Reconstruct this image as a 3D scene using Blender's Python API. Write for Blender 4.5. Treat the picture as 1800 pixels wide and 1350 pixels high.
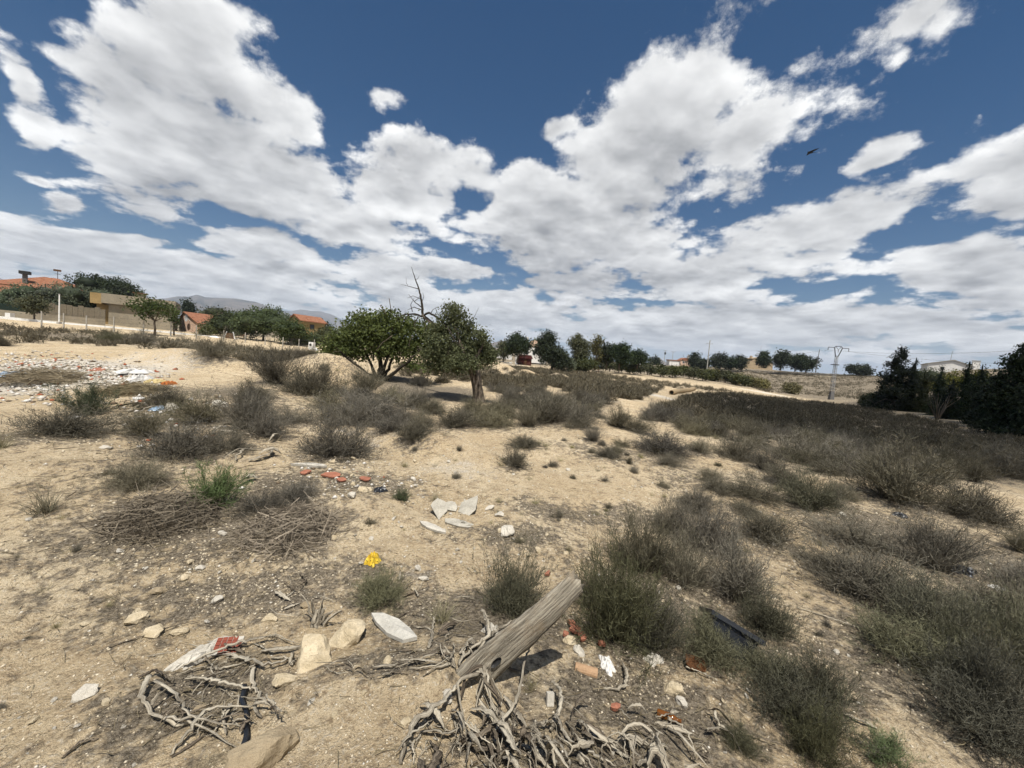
import bpy, math, random
import numpy as np
from mathutils import Vector

for o in list(bpy.data.objects):
    bpy.data.objects.remove(o)
SC = bpy.context.scene
COL = SC.collection
random.seed(7)
RNG = np.random.default_rng(11)
R = math.radians

# ------------------------------------------------------------------ camera
PITCH, ROLL, FPX, EYE = -3.5, 4.6, 676.0, 1.65
p_, r_ = R(PITCH), R(ROLL)
FWD = np.array([0, math.cos(p_), math.sin(p_)])
UP0 = np.array([0, -math.sin(p_), math.cos(p_)])
RT0 = np.array([1.0, 0, 0])
RGT = RT0 * math.cos(r_) + UP0 * math.sin(r_)
UPV = -RT0 * math.sin(r_) + UP0 * math.cos(r_)
CAMP = np.array([0, 0, EYE])
from mathutils import Matrix
cam_d = bpy.data.cameras.new('camera')
cam_d.sensor_width = 36.0
cam_d.lens = 36.0 * FPX / 1800.0
cam_d.clip_start = 0.05
cam_d.clip_end = 60000
cam = bpy.data.objects.new('camera', cam_d)
COL.objects.link(cam)
cam.matrix_world = Matrix(((RGT[0], UPV[0], -FWD[0], CAMP[0]), (RGT[1], UPV[1], -FWD[1], CAMP[1]),
                           (RGT[2], UPV[2], -FWD[2], CAMP[2]), (0, 0, 0, 1)))
SC.camera = cam

# ------------------------------------------------------------------ light and exposure
SUN_EL, SUN_AZ_BACK = 66.0, -6.0          # the sun stands high behind the viewer
SHX = math.tan(R(SUN_AZ_BACK))
_h = np.array([SHX, 1.0, 0]); _h /= np.linalg.norm(_h)
LIGHT_DIR = np.array([_h[0] * math.cos(R(SUN_EL)), _h[1] * math.cos(R(SUN_EL)), -math.sin(R(SUN_EL))])
SUN_DIR = -LIGHT_DIR
sun_d = bpy.data.lights.new('sun', 'SUN')
sun_d.energy = 5.0
sun_d.angle = R(0.53)
sun_d.color = (1.0, 0.955, 0.88)
sun = bpy.data.objects.new('sun', sun_d)
COL.objects.link(sun)
sun.rotation_euler = Vector(LIGHT_DIR).to_track_quat('-Z', 'Y').to_euler()
SC.view_settings.view_transform = 'Standard'
SC.view_settings.look = 'None'
SC.view_settings.gamma = 1
SC.view_settings.exposure = 0.38
SC.view_settings.use_curve_mapping = False
SKY_STRENGTH = 0.09


# node helper ---------------------------------------------------------------
class NT:
    def __init__(self, tree):
        self.t = tree

    def _set(self, sock, v):
        if v is None:
            return
        if isinstance(v, bpy.types.NodeSocket):
            self.t.links.new(v, sock)
        else:
            if sock.type == 'RGBA' and hasattr(v, '__len__') and len(v) == 3:
                v = (*v, 1)
            sock.default_value = v

    def n(self, typ, ins=None, out=0, **props):
        nd = self.t.nodes.new(typ)
        for k, v in props.items():
            setattr(nd, k, v)
        for k, v in (ins or {}).items():
            self._set(nd.inputs[k], v)
        return nd.outputs[out]

    def m(self, op, a, b=None, c=None, clamp=False):
        nd = self.t.nodes.new('ShaderNodeMath')
        nd.operation = op
        nd.use_clamp = clamp
        self._set(nd.inputs[0], a)
        self._set(nd.inputs[1], b)
        self._set(nd.inputs[2], c)
        return nd.outputs[0]

    def v(self, op, a, b=None, s=None):
        nd = self.t.nodes.new('ShaderNodeVectorMath')
        nd.operation = op
        self._set(nd.inputs[0], a)
        self._set(nd.inputs[1], b)
        if s is not None:
            self._set(nd.inputs['Scale'], s)
        return nd.outputs['Value'] if op in ('DOT_PRODUCT', 'LENGTH') else nd.outputs[0]

    def mix(self, f, a, b, blend='MIX'):
        nd = self.t.nodes.new('ShaderNodeMix')
        nd.data_type = 'RGBA'
        nd.blend_type = blend
        self._set(nd.inputs[0], f)
        self._set(nd.inputs[6], a)
        self._set(nd.inputs[7], b)
        return nd.outputs[2]

    def ramp(self, f, a, b, lo=0.0, hi=1.0, smooth=True):
        nd = self.t.nodes.new('ShaderNodeMapRange')
        nd.interpolation_type = 'SMOOTHSTEP' if smooth else 'LINEAR'
        nd.clamp = True
        self._set(nd.inputs[0], f)
        self._set(nd.inputs[1], a)
        self._set(nd.inputs[2], b)
        self._set(nd.inputs[3], lo)
        self._set(nd.inputs[4], hi)
        return nd.outputs[0]

    def noise(self, vec, scale, detail=4, rough=0.5, dist=0.0, out=0, lac=2.0):
        return self.n('ShaderNodeTexNoise', {'Vector': vec, 'Scale': scale, 'Detail': detail, 'Roughness': rough,
                                             'Distortion': dist, 'Lacunarity': lac}, out=out)


def ray(px, py):
    d = FWD + RGT * ((px - 900) / FPX) + UPV * ((675 - py) / FPX)
    return d


# clouds: masses of cumulus, each (centre, half axis, half width, weight) as seen from the field, kept as directions
CLOUDS = [
    ((360, 90), (70, 150), 110, 1.0), ((495, 190), (85, 85), 62, .9), ((265, 235), (150, 50), 95, 1.1),
    ((470, 310), (200, 75), 70, 1.2), ((725, 325), (130, -10), 60, 1.15), ((630, 390), (150, 25), 50, 1.1),
    ((10, 150), (20, 80), 60, .8), ((95, 342), (55, 20), 22, .55), ((15, 296), (55, 12), 16, .4),
    ((190, 415), (190, 12), 30, .9), ((250, 470), (340, 22), 44, 1.2), ((480, 428), (100, 8), 34, 1.2),
    ((450, 495), (260, 22), 45, 1.0), ((685, 168), (72, 20), 38, .42), ((795, 478), (70, 8), 26, 1.0),
    ((300, 320), (140, 20), 35, .8),
    ((1150, 265), (130, -190), 92, 1.25), ((1345, 240), (150, -85), 78, 1.1), ((1010, 405), (160, 15), 62, 1.25),
    ((945, 325), (60, -20), 30, .3), ((1425, 405), (130, -48), 44, 1.25), ((1250, 488), (160, -18), 42, 1.15),
    ((1000, 500), (110, 8), 28, 1.0), ((1615, 65), (130, -75), 72, 1.15), ((1590, 140), (45, -50), 28, .5),
    ((1765, 305), (130, -40), 72, 1.0), ((1720, 485), (150, 5), 58, 1.25), ((1200, 575), (640, 35), 46, 1.15),
    ((1640, 580), (320, 20), 42, 1.15), ((880, 560), (340, 25), 50, 1.15), ((400, 535), (420, 30), 30, 1.0),
    ((1000, 245), (40, -25), 20, .35), ((1530, 285), (75, -40), 18, .35),
    ((700, 480), (120, 10), 45, 1.0),
]


def azel(d):
    d = d / np.linalg.norm(d)
    return np.array([math.atan2(d[0], d[1]), math.asin(d[2])])


def cloud_cover_group(masses, full):
    """how far inside a cloud mass a direction points"""
    g = bpy.data.node_groups.new('cloud_cover', 'ShaderNodeTree')
    g.interface.new_socket('Dir', in_out='INPUT', socket_type='NodeSocketVector')
    g.interface.new_socket('Cover', in_out='OUTPUT', socket_type='NodeSocketFloat')
    T = NT(g)
    gi = g.nodes.new('NodeGroupInput')
    go = g.nodes.new('NodeGroupOutput')
    d = T.v('NORMALIZE', gi.outputs[0])
    sep = g.nodes.new('ShaderNodeSeparateXYZ')
    g.links.new(d, sep.inputs[0])
    x, y, z = sep.outputs
    q = T.v('SCALE', d, s=T.m('DIVIDE', 1.0, T.m('ADD', T.m('MAXIMUM', z, 0.0), 0.13)))
    # irregular outlines: bend the directions before the masses are laid out
    wd = d
    if full:
        w = T.noise(q, 1.1, 2, 0.6, out=1)
        wd = T.v('ADD', d, T.v('SCALE', T.v('SUBTRACT', w, (0.5, 0.5, 0.5)), s=WARP))
    sep2 = g.nodes.new('ShaderNodeSeparateXYZ')
    g.links.new(T.v('NORMALIZE', wd), sep2.inputs[0])
    az = T.m('ARCTAN2', sep2.outputs[0], sep2.outputs[1])
    el = T.m('ARCSINE', sep2.outputs[2])
    ae = T.n('ShaderNodeCombineXYZ', {0: az, 1: el, 2: 1.0})
    cov = None
    for (c, ax, hw, wt) in masses:
        c0 = azel(ray(*c))
        L = math.hypot(*ax)
        pn = (-ax[1] / L * hw, ax[0] / L * hw)
        A = azel(ray(c[0] + ax[0] * .5, c[1] + ax[1] * .5)) - azel(ray(c[0] - ax[0] * .5, c[1] - ax[1] * .5))
        B = azel(ray(c[0] + pn[0] * .5, c[1] + pn[1] * .5)) - azel(ray(c[0] - pn[0] * .5, c[1] - pn[1] * .5))
        M = np.linalg.inv(np.column_stack([A, B]))
        k = -M @ c0
        s = T.v('DOT_PRODUCT', ae, (M[0, 0], M[0, 1], k[0]))
        t = T.v('DOT_PRODUCT', ae, (M[1, 0], M[1, 1], k[1]))
        q2 = T.m('MULTIPLY_ADD', s, s, T.m('MULTIPLY', t, t))
        val = T.m('MULTIPLY_ADD', T.m('SQRT', q2), -0.80, 0.42 + 0.55 * wt)
        cov = val if cov is None else T.m('SMOOTH_MAX', cov, val, 0.3)
    cov = T.m('MAXIMUM', cov, -0.62)
    if not full:
        g.links.new(cov, go.inputs[0])
        return g
    # the rest of the sky, out of view, carries the same broken cumulus
    n0 = T.noise(q, 0.42, 2, 0.5)
    front = T.ramp(y, -0.1, 0.45)
    gen = T.m('MULTIPLY_ADD', T.m('SUBTRACT', n0, 0.5), 5.0, T.m('MULTIPLY_ADD', front, -1.4, 0.25))
    cov = T.m('SMOOTH_MAX', cov, T.m('MINIMUM', gen, 0.9), 0.2)
    g.links.new(cov, go.inputs[0])
    return g


WARP = 0.17


def billow(T, d, cov, detail, fine):
    z = T.n('ShaderNodeSeparateXYZ', {0: d}, out=2)
    q = T.v('SCALE', d, s=T.m('DIVIDE', 1.0, T.m('ADD', T.m('MAXIMUM', z, 0.0), 0.16)))
    n1 = T.noise(q, 1.9, detail, 0.63)
    D = T.m("MULTIPLY_ADD", T.m("SUBTRACT", n1, 0.5), 2.5, T.m("MULTIPLY_ADD", cov, 1.0, 0.20))
    if fine:
        # rounded puffs
        vo = T.n('ShaderNodeTexVoronoi', {'Vector': q, 'Scale': 5.0, 'Detail': 1.5, 'Roughness': .55, 'Lacunarity': 2.3}, feature='F1')
        D = T.m("MULTIPLY_ADD", T.m("SUBTRACT", 0.42, vo), 0.50, D)
    return D


def build_world():
    w = bpy.data.worlds.new('World')
    SC.world = w
    w.use_nodes = True
    t = w.node_tree
    t.nodes.clear()
    T = NT(t)
    sky = t.nodes.new('ShaderNodeTexSky')
    sky.sky_type = 'NISHITA'
    sky.sun_disc = False
    sky.sun_elevation = R(SUN_EL)
    sky.sun_rotation = math.atan2(SUN_DIR[0], SUN_DIR[1])
    sky.altitude = 200
    sky.air_density = 1.0
    sky.dust_density = 0.6
    sky.ozone_density = 1.6
    tc = T.n('ShaderNodeTexCoord', out=0)
    d = T.v('NORMALIZE', tc)
    G1 = cloud_cover_group(CLOUDS, True)
    G2 = cloud_cover_group([c for c in CLOUDS if math.hypot(*c[1]) * c[2] > 9000], False)

    def cover(vec, G):
        nd = t.nodes.new('ShaderNodeGroup')
        nd.node_tree = G
        t.links.new(vec, nd.inputs[0])
        return nd.outputs[0]
    up = tuple(float(c) for c in SUN_DIR)
    d1 = T.v('NORMALIZE', T.v('ADD', d, tuple(c * 0.03 for c in up)))
    d2 = T.v('NORMALIZE', T.v('ADD', d, tuple(c * 0.10 for c in up)))
    cov = cover(d, G1)
    cov2 = T.m('MAXIMUM', cover(d2, G2), T.m('MULTIPLY', cov, .6))
    D = billow(T, d, cov, 9, True)
    D1 = billow(T, d1, T.m('MULTIPLY_ADD', cov, .7, T.m('MULTIPLY', cov2, .3)), 5, True)
    D2 = billow(T, d2, cov2, 3, False)
    z = T.n('ShaderNodeSeparateXYZ', {0: d}, out=2)
    alpha = T.ramp(T.m('MULTIPLY_ADD', T.m('SUBTRACT', T.noise(d, 26.0, 5, .65), .5), .75, D), 0.0, 0.36)
    cD = T.m('MAXIMUM', D, 0.0)
    cD1 = T.m('MAXIMUM', D1, 0.0)
    cD2 = T.m('MAXIMUM', D2, 0.0)
    tau = T.m('MULTIPLY_ADD', cD1, 0.45, T.m('MULTIPLY', cD, 0.10))
    tau = T.m('MULTIPLY_ADD', cD2, 0.85, tau)
    lit = T.m('EXPONENT', T.m('MULTIPLY', tau, -0.95))
    rim = T.m('MULTIPLY', T.m('SUBTRACT', cD, cD1, clamp=False), 0.5)
    lit = T.m('ADD', lit, T.m('MAXIMUM', T.m('MINIMUM', rim, .35), -0.22), clamp=True)
    k = 1.0 / SKY_STRENGTH
    ccol = T.mix(lit, (0.25 * k, 0.255 * k, 0.265 * k, 1), (0.87 * k, 0.87 * k, 0.86 * k, 1))
    # low clouds are seen through more air
    hz = T.ramp(z, 0.0, 0.16, 1.0, 0.0)
    ccol = T.mix(T.m('MULTIPLY', hz, 0.32), ccol, (0.60 * k, 0.61 * k, 0.62 * k, 1))
    blue = T.n('ShaderNodeHueSaturation', {'Saturation': 1.52, 'Value': 0.52, 'Color': sky.outputs[0]})
    blue = T.mix(T.m('MULTIPLY', hz, 0.6), blue, (0.36 * k, 0.45 * k, 0.56 * k, 1))
    col = T.mix(T.m('MULTIPLY', alpha, 0.97), blue, ccol)
    bg = t.nodes.new('ShaderNodeBackground')
    bg.inputs[1].default_value = SKY_STRENGTH
    t.links.new(col, bg.inputs[0])
    out = t.nodes.new('ShaderNodeOutputWorld')
    t.links.new(bg.outputs[0], out.inputs[0])
    w.cycles.sampling_method = 'NONE'


build_world()
SC.render.engine = 'CYCLES'
SC.cycles.use_adaptive_sampling = True
SC.cycles.adaptive_threshold = 0.02
SC.cycles.adaptive_min_samples = 8
SC.cycles.max_bounces = 4
SC.cycles.diffuse_bounces = 1
SC.cycles.glossy_bounces = 2
SC.cycles.transparent_max_bounces = 6
SC.cycles.caustics_reflective = False
SC.cycles.caustics_refractive = False

# ------------------------------------------------------------------ mesh helpers


def fast_mesh(name, V, polys, attrs=None, smooth=False):
    """V (n,3); polys list of (m,k) int arrays; attrs {name: (n,) or (n,3)} on points."""
    me = bpy.data.meshes.new(name)
    V = np.asarray(V, dtype=np.float32)
    me.vertices.add(len(V))
    me.vertices.foreach_set('co', V.ravel())
    polys = [np.asarray(p, dtype=np.int32) for p in polys if len(p)]
    idx = np.concatenate([p.ravel() for p in polys])
    cnt = np.concatenate([np.full(len(p), p.shape[1], dtype=np.int32) for p in polys])
    me.loops.add(len(idx))
    me.loops.foreach_set('vertex_index', idx)
    me.polygons.add(len(cnt))
    st = np.zeros(len(cnt), dtype=np.int32)
    st[1:] = np.cumsum(cnt)[:-1]
    me.polygons.foreach_set('loop_start', st)
    me.polygons.foreach_set('loop_total', cnt)
    if smooth:
        me.polygons.foreach_set('use_smooth', np.ones(len(cnt), dtype=bool))
    for k, a in (attrs or {}).items():
        a = np.asarray(a, dtype=np.float32)
        if a.ndim == 1:
            at = me.attributes.new(k, 'FLOAT', 'POINT')
            at.data.foreach_set('value', a)
        else:
            at = me.attributes.new(k, 'FLOAT_COLOR', 'POINT')
            at.data.foreach_set('color', np.column_stack([a, np.ones(len(a))]).astype(np.float32).ravel())
    me.update(calc_edges=True)
    me.validate()
    return me


def obj(name, me, mat=None, parent=None, loc=(0, 0, 0), rot=(0, 0, 0), scale=(1, 1, 1)):
    o = bpy.data.objects.new(name, me)
    COL.objects.link(o)
    if mat is not None and me is not None and not me.materials:
        me.materials.append(mat)
    o.location = loc
    o.rotation_euler = rot
    o.scale = scale
    if parent is not None:
        o.parent = parent
    return o


def tag(o, label, cat, group=None):
    o['label'] = label
    o['category'] = cat
    if group:
        o['group'] = group
    return o


def kind(o, k):
    o['kind'] = k
    return o


def empty(name, loc, label, cat, group=None, rz=0.0):
    o = bpy.data.objects.new(name, None)
    COL.objects.link(o)
    o.location = loc
    o.rotation_euler = (0, 0, rz)
    return tag(o, label, cat, group)


class MB:
    """collects simple solids into one mesh"""
    def __init__(self):
        self.v = []
        self.f = []

    def add(self, vs, fs):
        b = len(self.v)
        self.v += [tuple(p) for p in vs]
        self.f += [tuple(i + b for i in f) for f in fs]
        return self

    def box(self, x0, x1, y0, y1, z0, z1):
        vs = [(x, y, z) for z in (z0, z1) for (x, y) in ((x0, y0), (x1, y0), (x1, y1), (x0, y1))]
        return self.add(vs, [(3, 2, 1, 0), (4, 5, 6, 7), (0, 1, 5, 4), (1, 2, 6, 5), (2, 3, 7, 6), (3, 0, 4, 7)])

    def tube(self, pts, rad, n=6, flat=1.0, cap=True):
        pts = [np.array(p, dtype=float) for p in pts]
        if not hasattr(rad, '__len__'):
            rad = [rad] * len(pts)
        rings = []
        ref = np.array([0.13, 0.21, 0.97])
        for i, p in enumerate(pts):
            t = pts[min(i + 1, len(pts) - 1)] - pts[max(i - 1, 0)]
            t /= np.linalg.norm(t) + 1e-9
            if abs(t @ ref) > 0.95:
                ref = np.array([0.9, 0.3, 0.1])
            a = np.cross(t, ref); a /= np.linalg.norm(a)
            b = np.cross(a, t)
            ref = b
            rings.append([p + (a * math.cos(2 * math.pi * k / n) + b * flat * math.sin(2 * math.pi * k / n)) * rad[i] for k in range(n)])
        vs = [v for r in rings for v in r]
        fs = []
        for i in range(len(pts) - 1):
            for k in range(n):
                fs.append((i * n + k, i * n + (k + 1) % n, (i + 1) * n + (k + 1) % n, (i + 1) * n + k))
        if cap:
            fs.append(tuple(range(n - 1, -1, -1)))
            fs.append(tuple((len(pts) - 1) * n + k for k in range(n)))
        return self.add(vs, fs)

    def prism(self, prof, y0, y1):
        """profile of (x, z), counter-clockwise seen from -y, pulled from y0 to y1"""
        n = len(prof)
        vs = [(x, y0, z) for x, z in prof] + [(x, y1, z) for x, z in prof]
        fs = [tuple(range(n)), tuple(range(2 * n - 1, n - 1, -1))]
        fs += [(i + n, (i + 1) % n + n, (i + 1) % n, i) for i in range(n)]
        return self.add(vs, fs)

    def mesh(self, name, smooth=False):
        me = bpy.data.meshes.new(name)
        me.from_pydata(self.v, [], self.f)
        if smooth:
            me.polygons.foreach_set('use_smooth', [True] * len(me.polygons))
        me.update()
        return me

    def build(self, name, mat, parent=None, smooth=False, **kw):
        return obj(name, self.mesh(name, smooth), mat, parent, **kw)


# ------------------------------------------------------------------ value noise (numpy)
_PERM = RNG.random((256, 256))


def vnoise(x, y):
    xi = np.floor(x).astype(int); yi = np.floor(y).astype(int)
    fx = x - xi; fy = y - yi
    fx = fx * fx * (3 - 2 * fx); fy = fy * fy * (3 - 2 * fy)
    a = _PERM[xi % 256, yi % 256]; b = _PERM[(xi + 1) % 256, yi % 256]
    c = _PERM[xi % 256, (yi + 1) % 256]; d = _PERM[(xi + 1) % 256, (yi + 1) % 256]
    return (a + (b - a) * fx) + ((c + (d - c) * fx) - (a + (b - a) * fx)) * fy - 0.5


def fbm(x, y, s, o=4, g=0.5):
    r = 0; a = 1.0; tot = 0
    for i in range(o):
        r = r + a * vnoise(x / s + 17.3 * i, y / s + 9.1 * i)
        a *= g; s *= 0.48
    return r


# ------------------------------------------------------------------ terrain
def at(px, py, depth):
    d = ray(px, py)
    return CAMP + d * (depth / d[1])


CTRL = [at(*c) for c in [
    (0, 700, 8), (0, 640, 12), (0, 600, 22), (0, 575, 38), (0, 556, 54), (0, 545, 75), (120, 568, 53), (250, 622, 18), (250, 601, 35),
    (300, 586, 54), (300, 575, 90), (450, 660, 13), (450, 613, 45), (465, 603, 58), (465, 590, 95), (548, 615, 55), (700, 650, 25),
    (665, 668, 18), (840, 709, 13.5), (700, 702, 12.2), (900, 700, 15), (900, 660, 35), (900, 643, 70), (900, 637, 100),
    (900, 620, 400), (650, 600, 110), (1100, 690, 28), (1100, 666, 60), (1100, 654, 105), (1100, 641, 300), (1180, 691, 42), (1300, 701, 45),
    (1300, 677, 92), (1300, 646, 220), (1460, 703, 85), (1480, 660, 200), (1480, 680, 125), (1520, 716, 62), (1650, 743, 42),
    (1800, 779, 28), (1690, 652, 115), (1500, 800, 11), (1800, 850, 10.5), (1300, 800, 9), (1800, 1000, 4.2), (900, 900, 4.2),
    (600, 850, 4.8), (0, 800, 4.6), (300, 720, 7.6), (0, 1000, 2.6), (900, 800, 6.7)]]
for a in range(0, 360, 30):
    ca, sa = math.cos(R(a)), math.sin(R(a))
    CTRL.append(np.array([1.5 * ca, 1.5 * sa, 0.0]))
    CTRL.append(np.array([3000 * ca, 3000 * sa, 20.0]))
    if sa < -0.2:
        CTRL.append(np.array([6 * ca, 6 * sa, 0.05]))
        CTRL.append(np.array([40 * ca, 40 * sa, 0.3]))
        CTRL.append(np.array([300 * ca, 300 * sa, 3]))
CTRL = np.array(CTRL)


def _emb(x, y):
    r = np.sqrt(x * x + y * y) + 1e-6
    lr = np.log(np.maximum(r, 0.8))
    return np.stack([2.2 * x / r, 2.2 * y / r, 1.1 * lr], -1)


_E = _emb(CTRL[:, 0], CTRL[:, 1])
_C2 = 0.18 ** 2
_K = np.sqrt(((_E[:, None] - _E[None]) ** 2).sum(-1) + _C2)
_W = np.linalg.solve(_K + 1e-6 * np.eye(len(_E)), CTRL[:, 2])

# banks and heaps of spoil: (px, py_foot, depth, height, half length, half width, angle)
MOUNDS = []


def add_mound(px, depth, h, a, b, ang=0.0):
    d = ray(px, 700)
    MOUNDS.append((d[0] * depth / d[1], depth, h, a, b, R(ang)))


add_mound(590, 15.6, 0.85, 1.5, 0.8, -12)      # sharp sandy heap beside the spreading tree
add_mound(520, 15.5, 0.40, 1.5, 0.8, 10)
add_mound(330, 14.5, 0.62, 3.4, 0.8, -14)      # bank behind the rubble
add_mound(150, 12.0, 0.30, 2.6, 1.0, -5)       # rubble heap
add_mound(60, 10.5, 0.22, 2.2, 1.0, 0)
add_mound(780, 6.6, 0.34, 1.3, 0.5, -25)      # gravelly hump in the middle
add_mound(620, 4.0, 0.10, 0.6, 0.35, -20)
add_mound(840, 2.0, 0.10, 0.42, 0.25, 30)      # soil round the old post
add_mound(650, 1.9, 0.07, 0.5, 0.3, 0)
add_mound(890, 12.2, 0.18, 1.2, 0.6, 0)
add_mound(0, 4.2, 0.16, 2.0, 1.1, -20)
add_mound(1100, 24.0, 0.15, 3.0, 0.6, 20)
add_mound(880, 40, 0.9, 1.6, 0.9, 0)
add_mound(920, 42, 0.6, 1.2, 0.8, 0)
add_mound(980, 40, 0.7, 1.2, 0.7, 0)


def _terrain_exact(x, y):
    e = _emb(x, y)
    z = np.zeros(x.shape)
    for i in range(len(_E)):
        z += _W[i] * np.sqrt(((e - _E[i]) ** 2).sum(-1) + _C2)
    return z


_NT, _NR = 721, 320
_TH = np.linspace(-np.pi, np.pi, _NT)
_LR = np.linspace(math.log(.8), math.log(9500), _NR)
_TT, _RR = np.meshgrid(_TH, np.exp(_LR), indexing='ij')
_TAB = _terrain_exact(_RR * np.cos(_TT), _RR * np.sin(_TT))


def terrain_base(x, y):
    a = (np.arctan2(y, x) + np.pi) / (2 * np.pi) * (_NT - 1)
    b = (np.log(np.clip(np.hypot(x, y), .8, 9400)) - _LR[0]) / (_LR[1] - _LR[0])
    i = np.clip(a.astype(int), 0, _NT - 2); j = np.clip(b.astype(int), 0, _NR - 2)
    u = a - i; v = b - j
    return (_TAB[i, j] * (1 - u) + _TAB[i + 1, j] * u) * (1 - v) + (_TAB[i, j + 1] * (1 - u) + _TAB[i + 1, j + 1] * u) * v


def terrain(x, y):
    x = np.asarray(x, dtype=float); y = np.asarray(y, dtype=float)
    z = terrain_base(x, y)
    r = np.hypot(x, y)
    for (mx, my, h, a, b, an) in MOUNDS:
        dx, dy = x - mx, y - my
        u = (dx * math.cos(an) + dy * math.sin(an)) / a
        v = (-dx * math.sin(an) + dy * math.cos(an)) / b
        z = z + h * np.exp(-(u * u + v * v) ** 1.0)
    z = z + fbm(x, y, 2.3, 3) * 0.10 * np.clip(r / 4, 0.3, 1.5)
    z = z + fbm(x, y, 0.45, 4, 0.6) * 0.042 * np.clip(6 / (r + 1e-3), 0.4, 1.0)
    z = z + fbm(x, y, 25, 3) * 0.6 * np.clip((r - 30) / 100, 0, 2)
    return z


def ground_hit(pix):
    """pixels (n,2) -> points on the ground"""
    pix = np.atleast_2d(np.asarray(pix, dtype=float))
    D = FWD[None] + RGT[None] * ((pix[:, 0:1] - 900) / FPX) + UPV[None] * ((675 - pix[:, 1:2]) / FPX)
    D = D / D[:, 1:2]
    n = len(D)
    rows = np.arange(n)
    ts = np.tile(np.exp(np.linspace(math.log(0.7), math.log(400), 160)), (n, 1))
    for _ in range(3):
        P = CAMP + D[:, None, :] * ts[:, :, None]
        below = P[..., 2] < terrain(P[..., 0], P[..., 1])
        below[:, -1] = True
        i = np.maximum(np.argmax(below, 1), 1)
        lo, hi = ts[rows, i - 1], ts[rows, i]
        ts = lo[:, None] + (hi - lo)[:, None] * np.linspace(0, 1, 24)[None]
    P = CAMP + D * hi[:, None]
    P[:, 2] = terrain(P[:, 0], P[:, 1])
    return P


def G(px, py):
    return ground_hit([(px, py)])[0]


def gz(x, y):
    return float(terrain(np.array([x]), np.array([y]))[0])


def to_px(P):
    d = np.asarray(P) - CAMP
    f = d @ FWD
    return np.stack([900 + FPX * (d @ RGT) / f, 675 - FPX * (d @ UPV) / f], -1)


# ------------------------------------------------------------------ materials
MATS = {}


def material(name, fn, rough=0.9, spec=0.15):
    if name in MATS:
        return MATS[name]
    m = bpy.data.materials.new(name)
    m.use_nodes = True
    t = m.node_tree
    b = t.nodes['Principled BSDF']
    b.inputs['Roughness'].default_value = rough
    b.inputs['Specular IOR Level'].default_value = spec
    fn(NT(t), b)
    MATS[name] = m
    return m


def link(T, a, sock):
    T._set(sock, a)


def bump(T, b, h, strength, dist):
    n = T.n('ShaderNodeBump', {'Height': h, 'Strength': strength, 'Distance': dist})
    T._set(b.inputs['Normal'], n)


def coords(T):
    return T.n('ShaderNodeTexCoord', out=3)


def geo_pos(T):
    return T.n('ShaderNodeNewGeometry', out=0)


def rough_paint(name, col, var=0.25, scale=3.0, rough=0.85, bumpd=0.01, spec=0.2):
    def fn(T, b):
        c = coords(T)
        n = T.noise(c, scale, 6, 0.65)
        n2 = T.noise(c, scale * 9, 4, 0.6)
        f = T.m('MULTIPLY_ADD', n2, 0.4, T.m('MULTIPLY', n, 0.6))
        dark = tuple(v * (1 - var) for v in col)
        lite = tuple(min(1, v * (1 + var)) for v in col)
        link(T, T.mix(T.ramp(f, .3, .7), (*dark, 1), (*lite, 1)), b.inputs['Base Color'])
        bump(T, b, f, 0.4, bumpd)
    return material(name, fn, rough, spec)


def m_ground(T, b):
    p = geo_pos(T)
    lit = T.n('ShaderNodeAttribute', out=2, attribute_name='litter')  # dead litter, and painted shade under the two field trees
    rub = T.n('ShaderNodeAttribute', out=2, attribute_name='rubble')
    n1 = T.noise(p, 0.7, 5, 0.6)
    n2 = T.noise(p, 6, 6, 0.65)
    n3 = T.noise(p, 45, 5, 0.7)
    n4 = T.noise(p, 190, 3, 0.7)
    n5 = T.noise(p, 17, 4, .6)
    sand = T.mix(T.ramp(n1, .35, .65), (.53, .415, .26, 1), (.66, .545, .37, 1))
    sand = T.mix(T.m('MULTIPLY', T.ramp(n2, .40, .66), .7), sand, (.40, .30, .185, 1))
    sand = T.mix(T.m('MULTIPLY', T.ramp(n5, .52, .68), .45), sand, (.30, .22, .135, 1))
    # pale chips and dark crumbs
    sand = T.mix(T.m('MULTIPLY', T.ramp(n3, .55, .63), .8), sand, (.64, .56, .43, 1))
    sand = T.mix(T.m('MULTIPLY', T.ramp(n3, .46, .38), .65), sand, (.22, .16, .10, 1))
    sand = T.mix(T.m('MULTIPLY', T.ramp(n4, .53, .62), .6), sand, (.20, .145, .09, 1))
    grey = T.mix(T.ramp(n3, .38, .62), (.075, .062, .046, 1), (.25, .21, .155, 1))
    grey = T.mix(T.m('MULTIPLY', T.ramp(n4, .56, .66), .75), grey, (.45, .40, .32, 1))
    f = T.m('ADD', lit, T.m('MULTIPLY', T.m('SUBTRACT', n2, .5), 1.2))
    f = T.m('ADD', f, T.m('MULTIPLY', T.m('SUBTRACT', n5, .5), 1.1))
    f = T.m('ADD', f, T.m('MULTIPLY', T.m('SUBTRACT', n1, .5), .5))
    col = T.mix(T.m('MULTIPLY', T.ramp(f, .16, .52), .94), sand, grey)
    white = T.mix(T.ramp(n3, .4, .6), (.45, .39, .30, 1), (.66, .61, .53, 1))
    col = T.mix(T.ramp(T.m('ADD', rub, T.m('SUBTRACT', n2, .5)), .3, .8), col, white)
    link(T, col, b.inputs['Base Color'])
    h = T.m('MULTIPLY_ADD', n3, .45, T.m('MULTIPLY', n2, 1.0))
    h = T.m('MULTIPLY_ADD', n4, .16, h)
    bump(T, b, h, 1.0, 0.07)


M_GROUND = material('dry_soil', m_ground, 0.95, 0.05)


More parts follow.
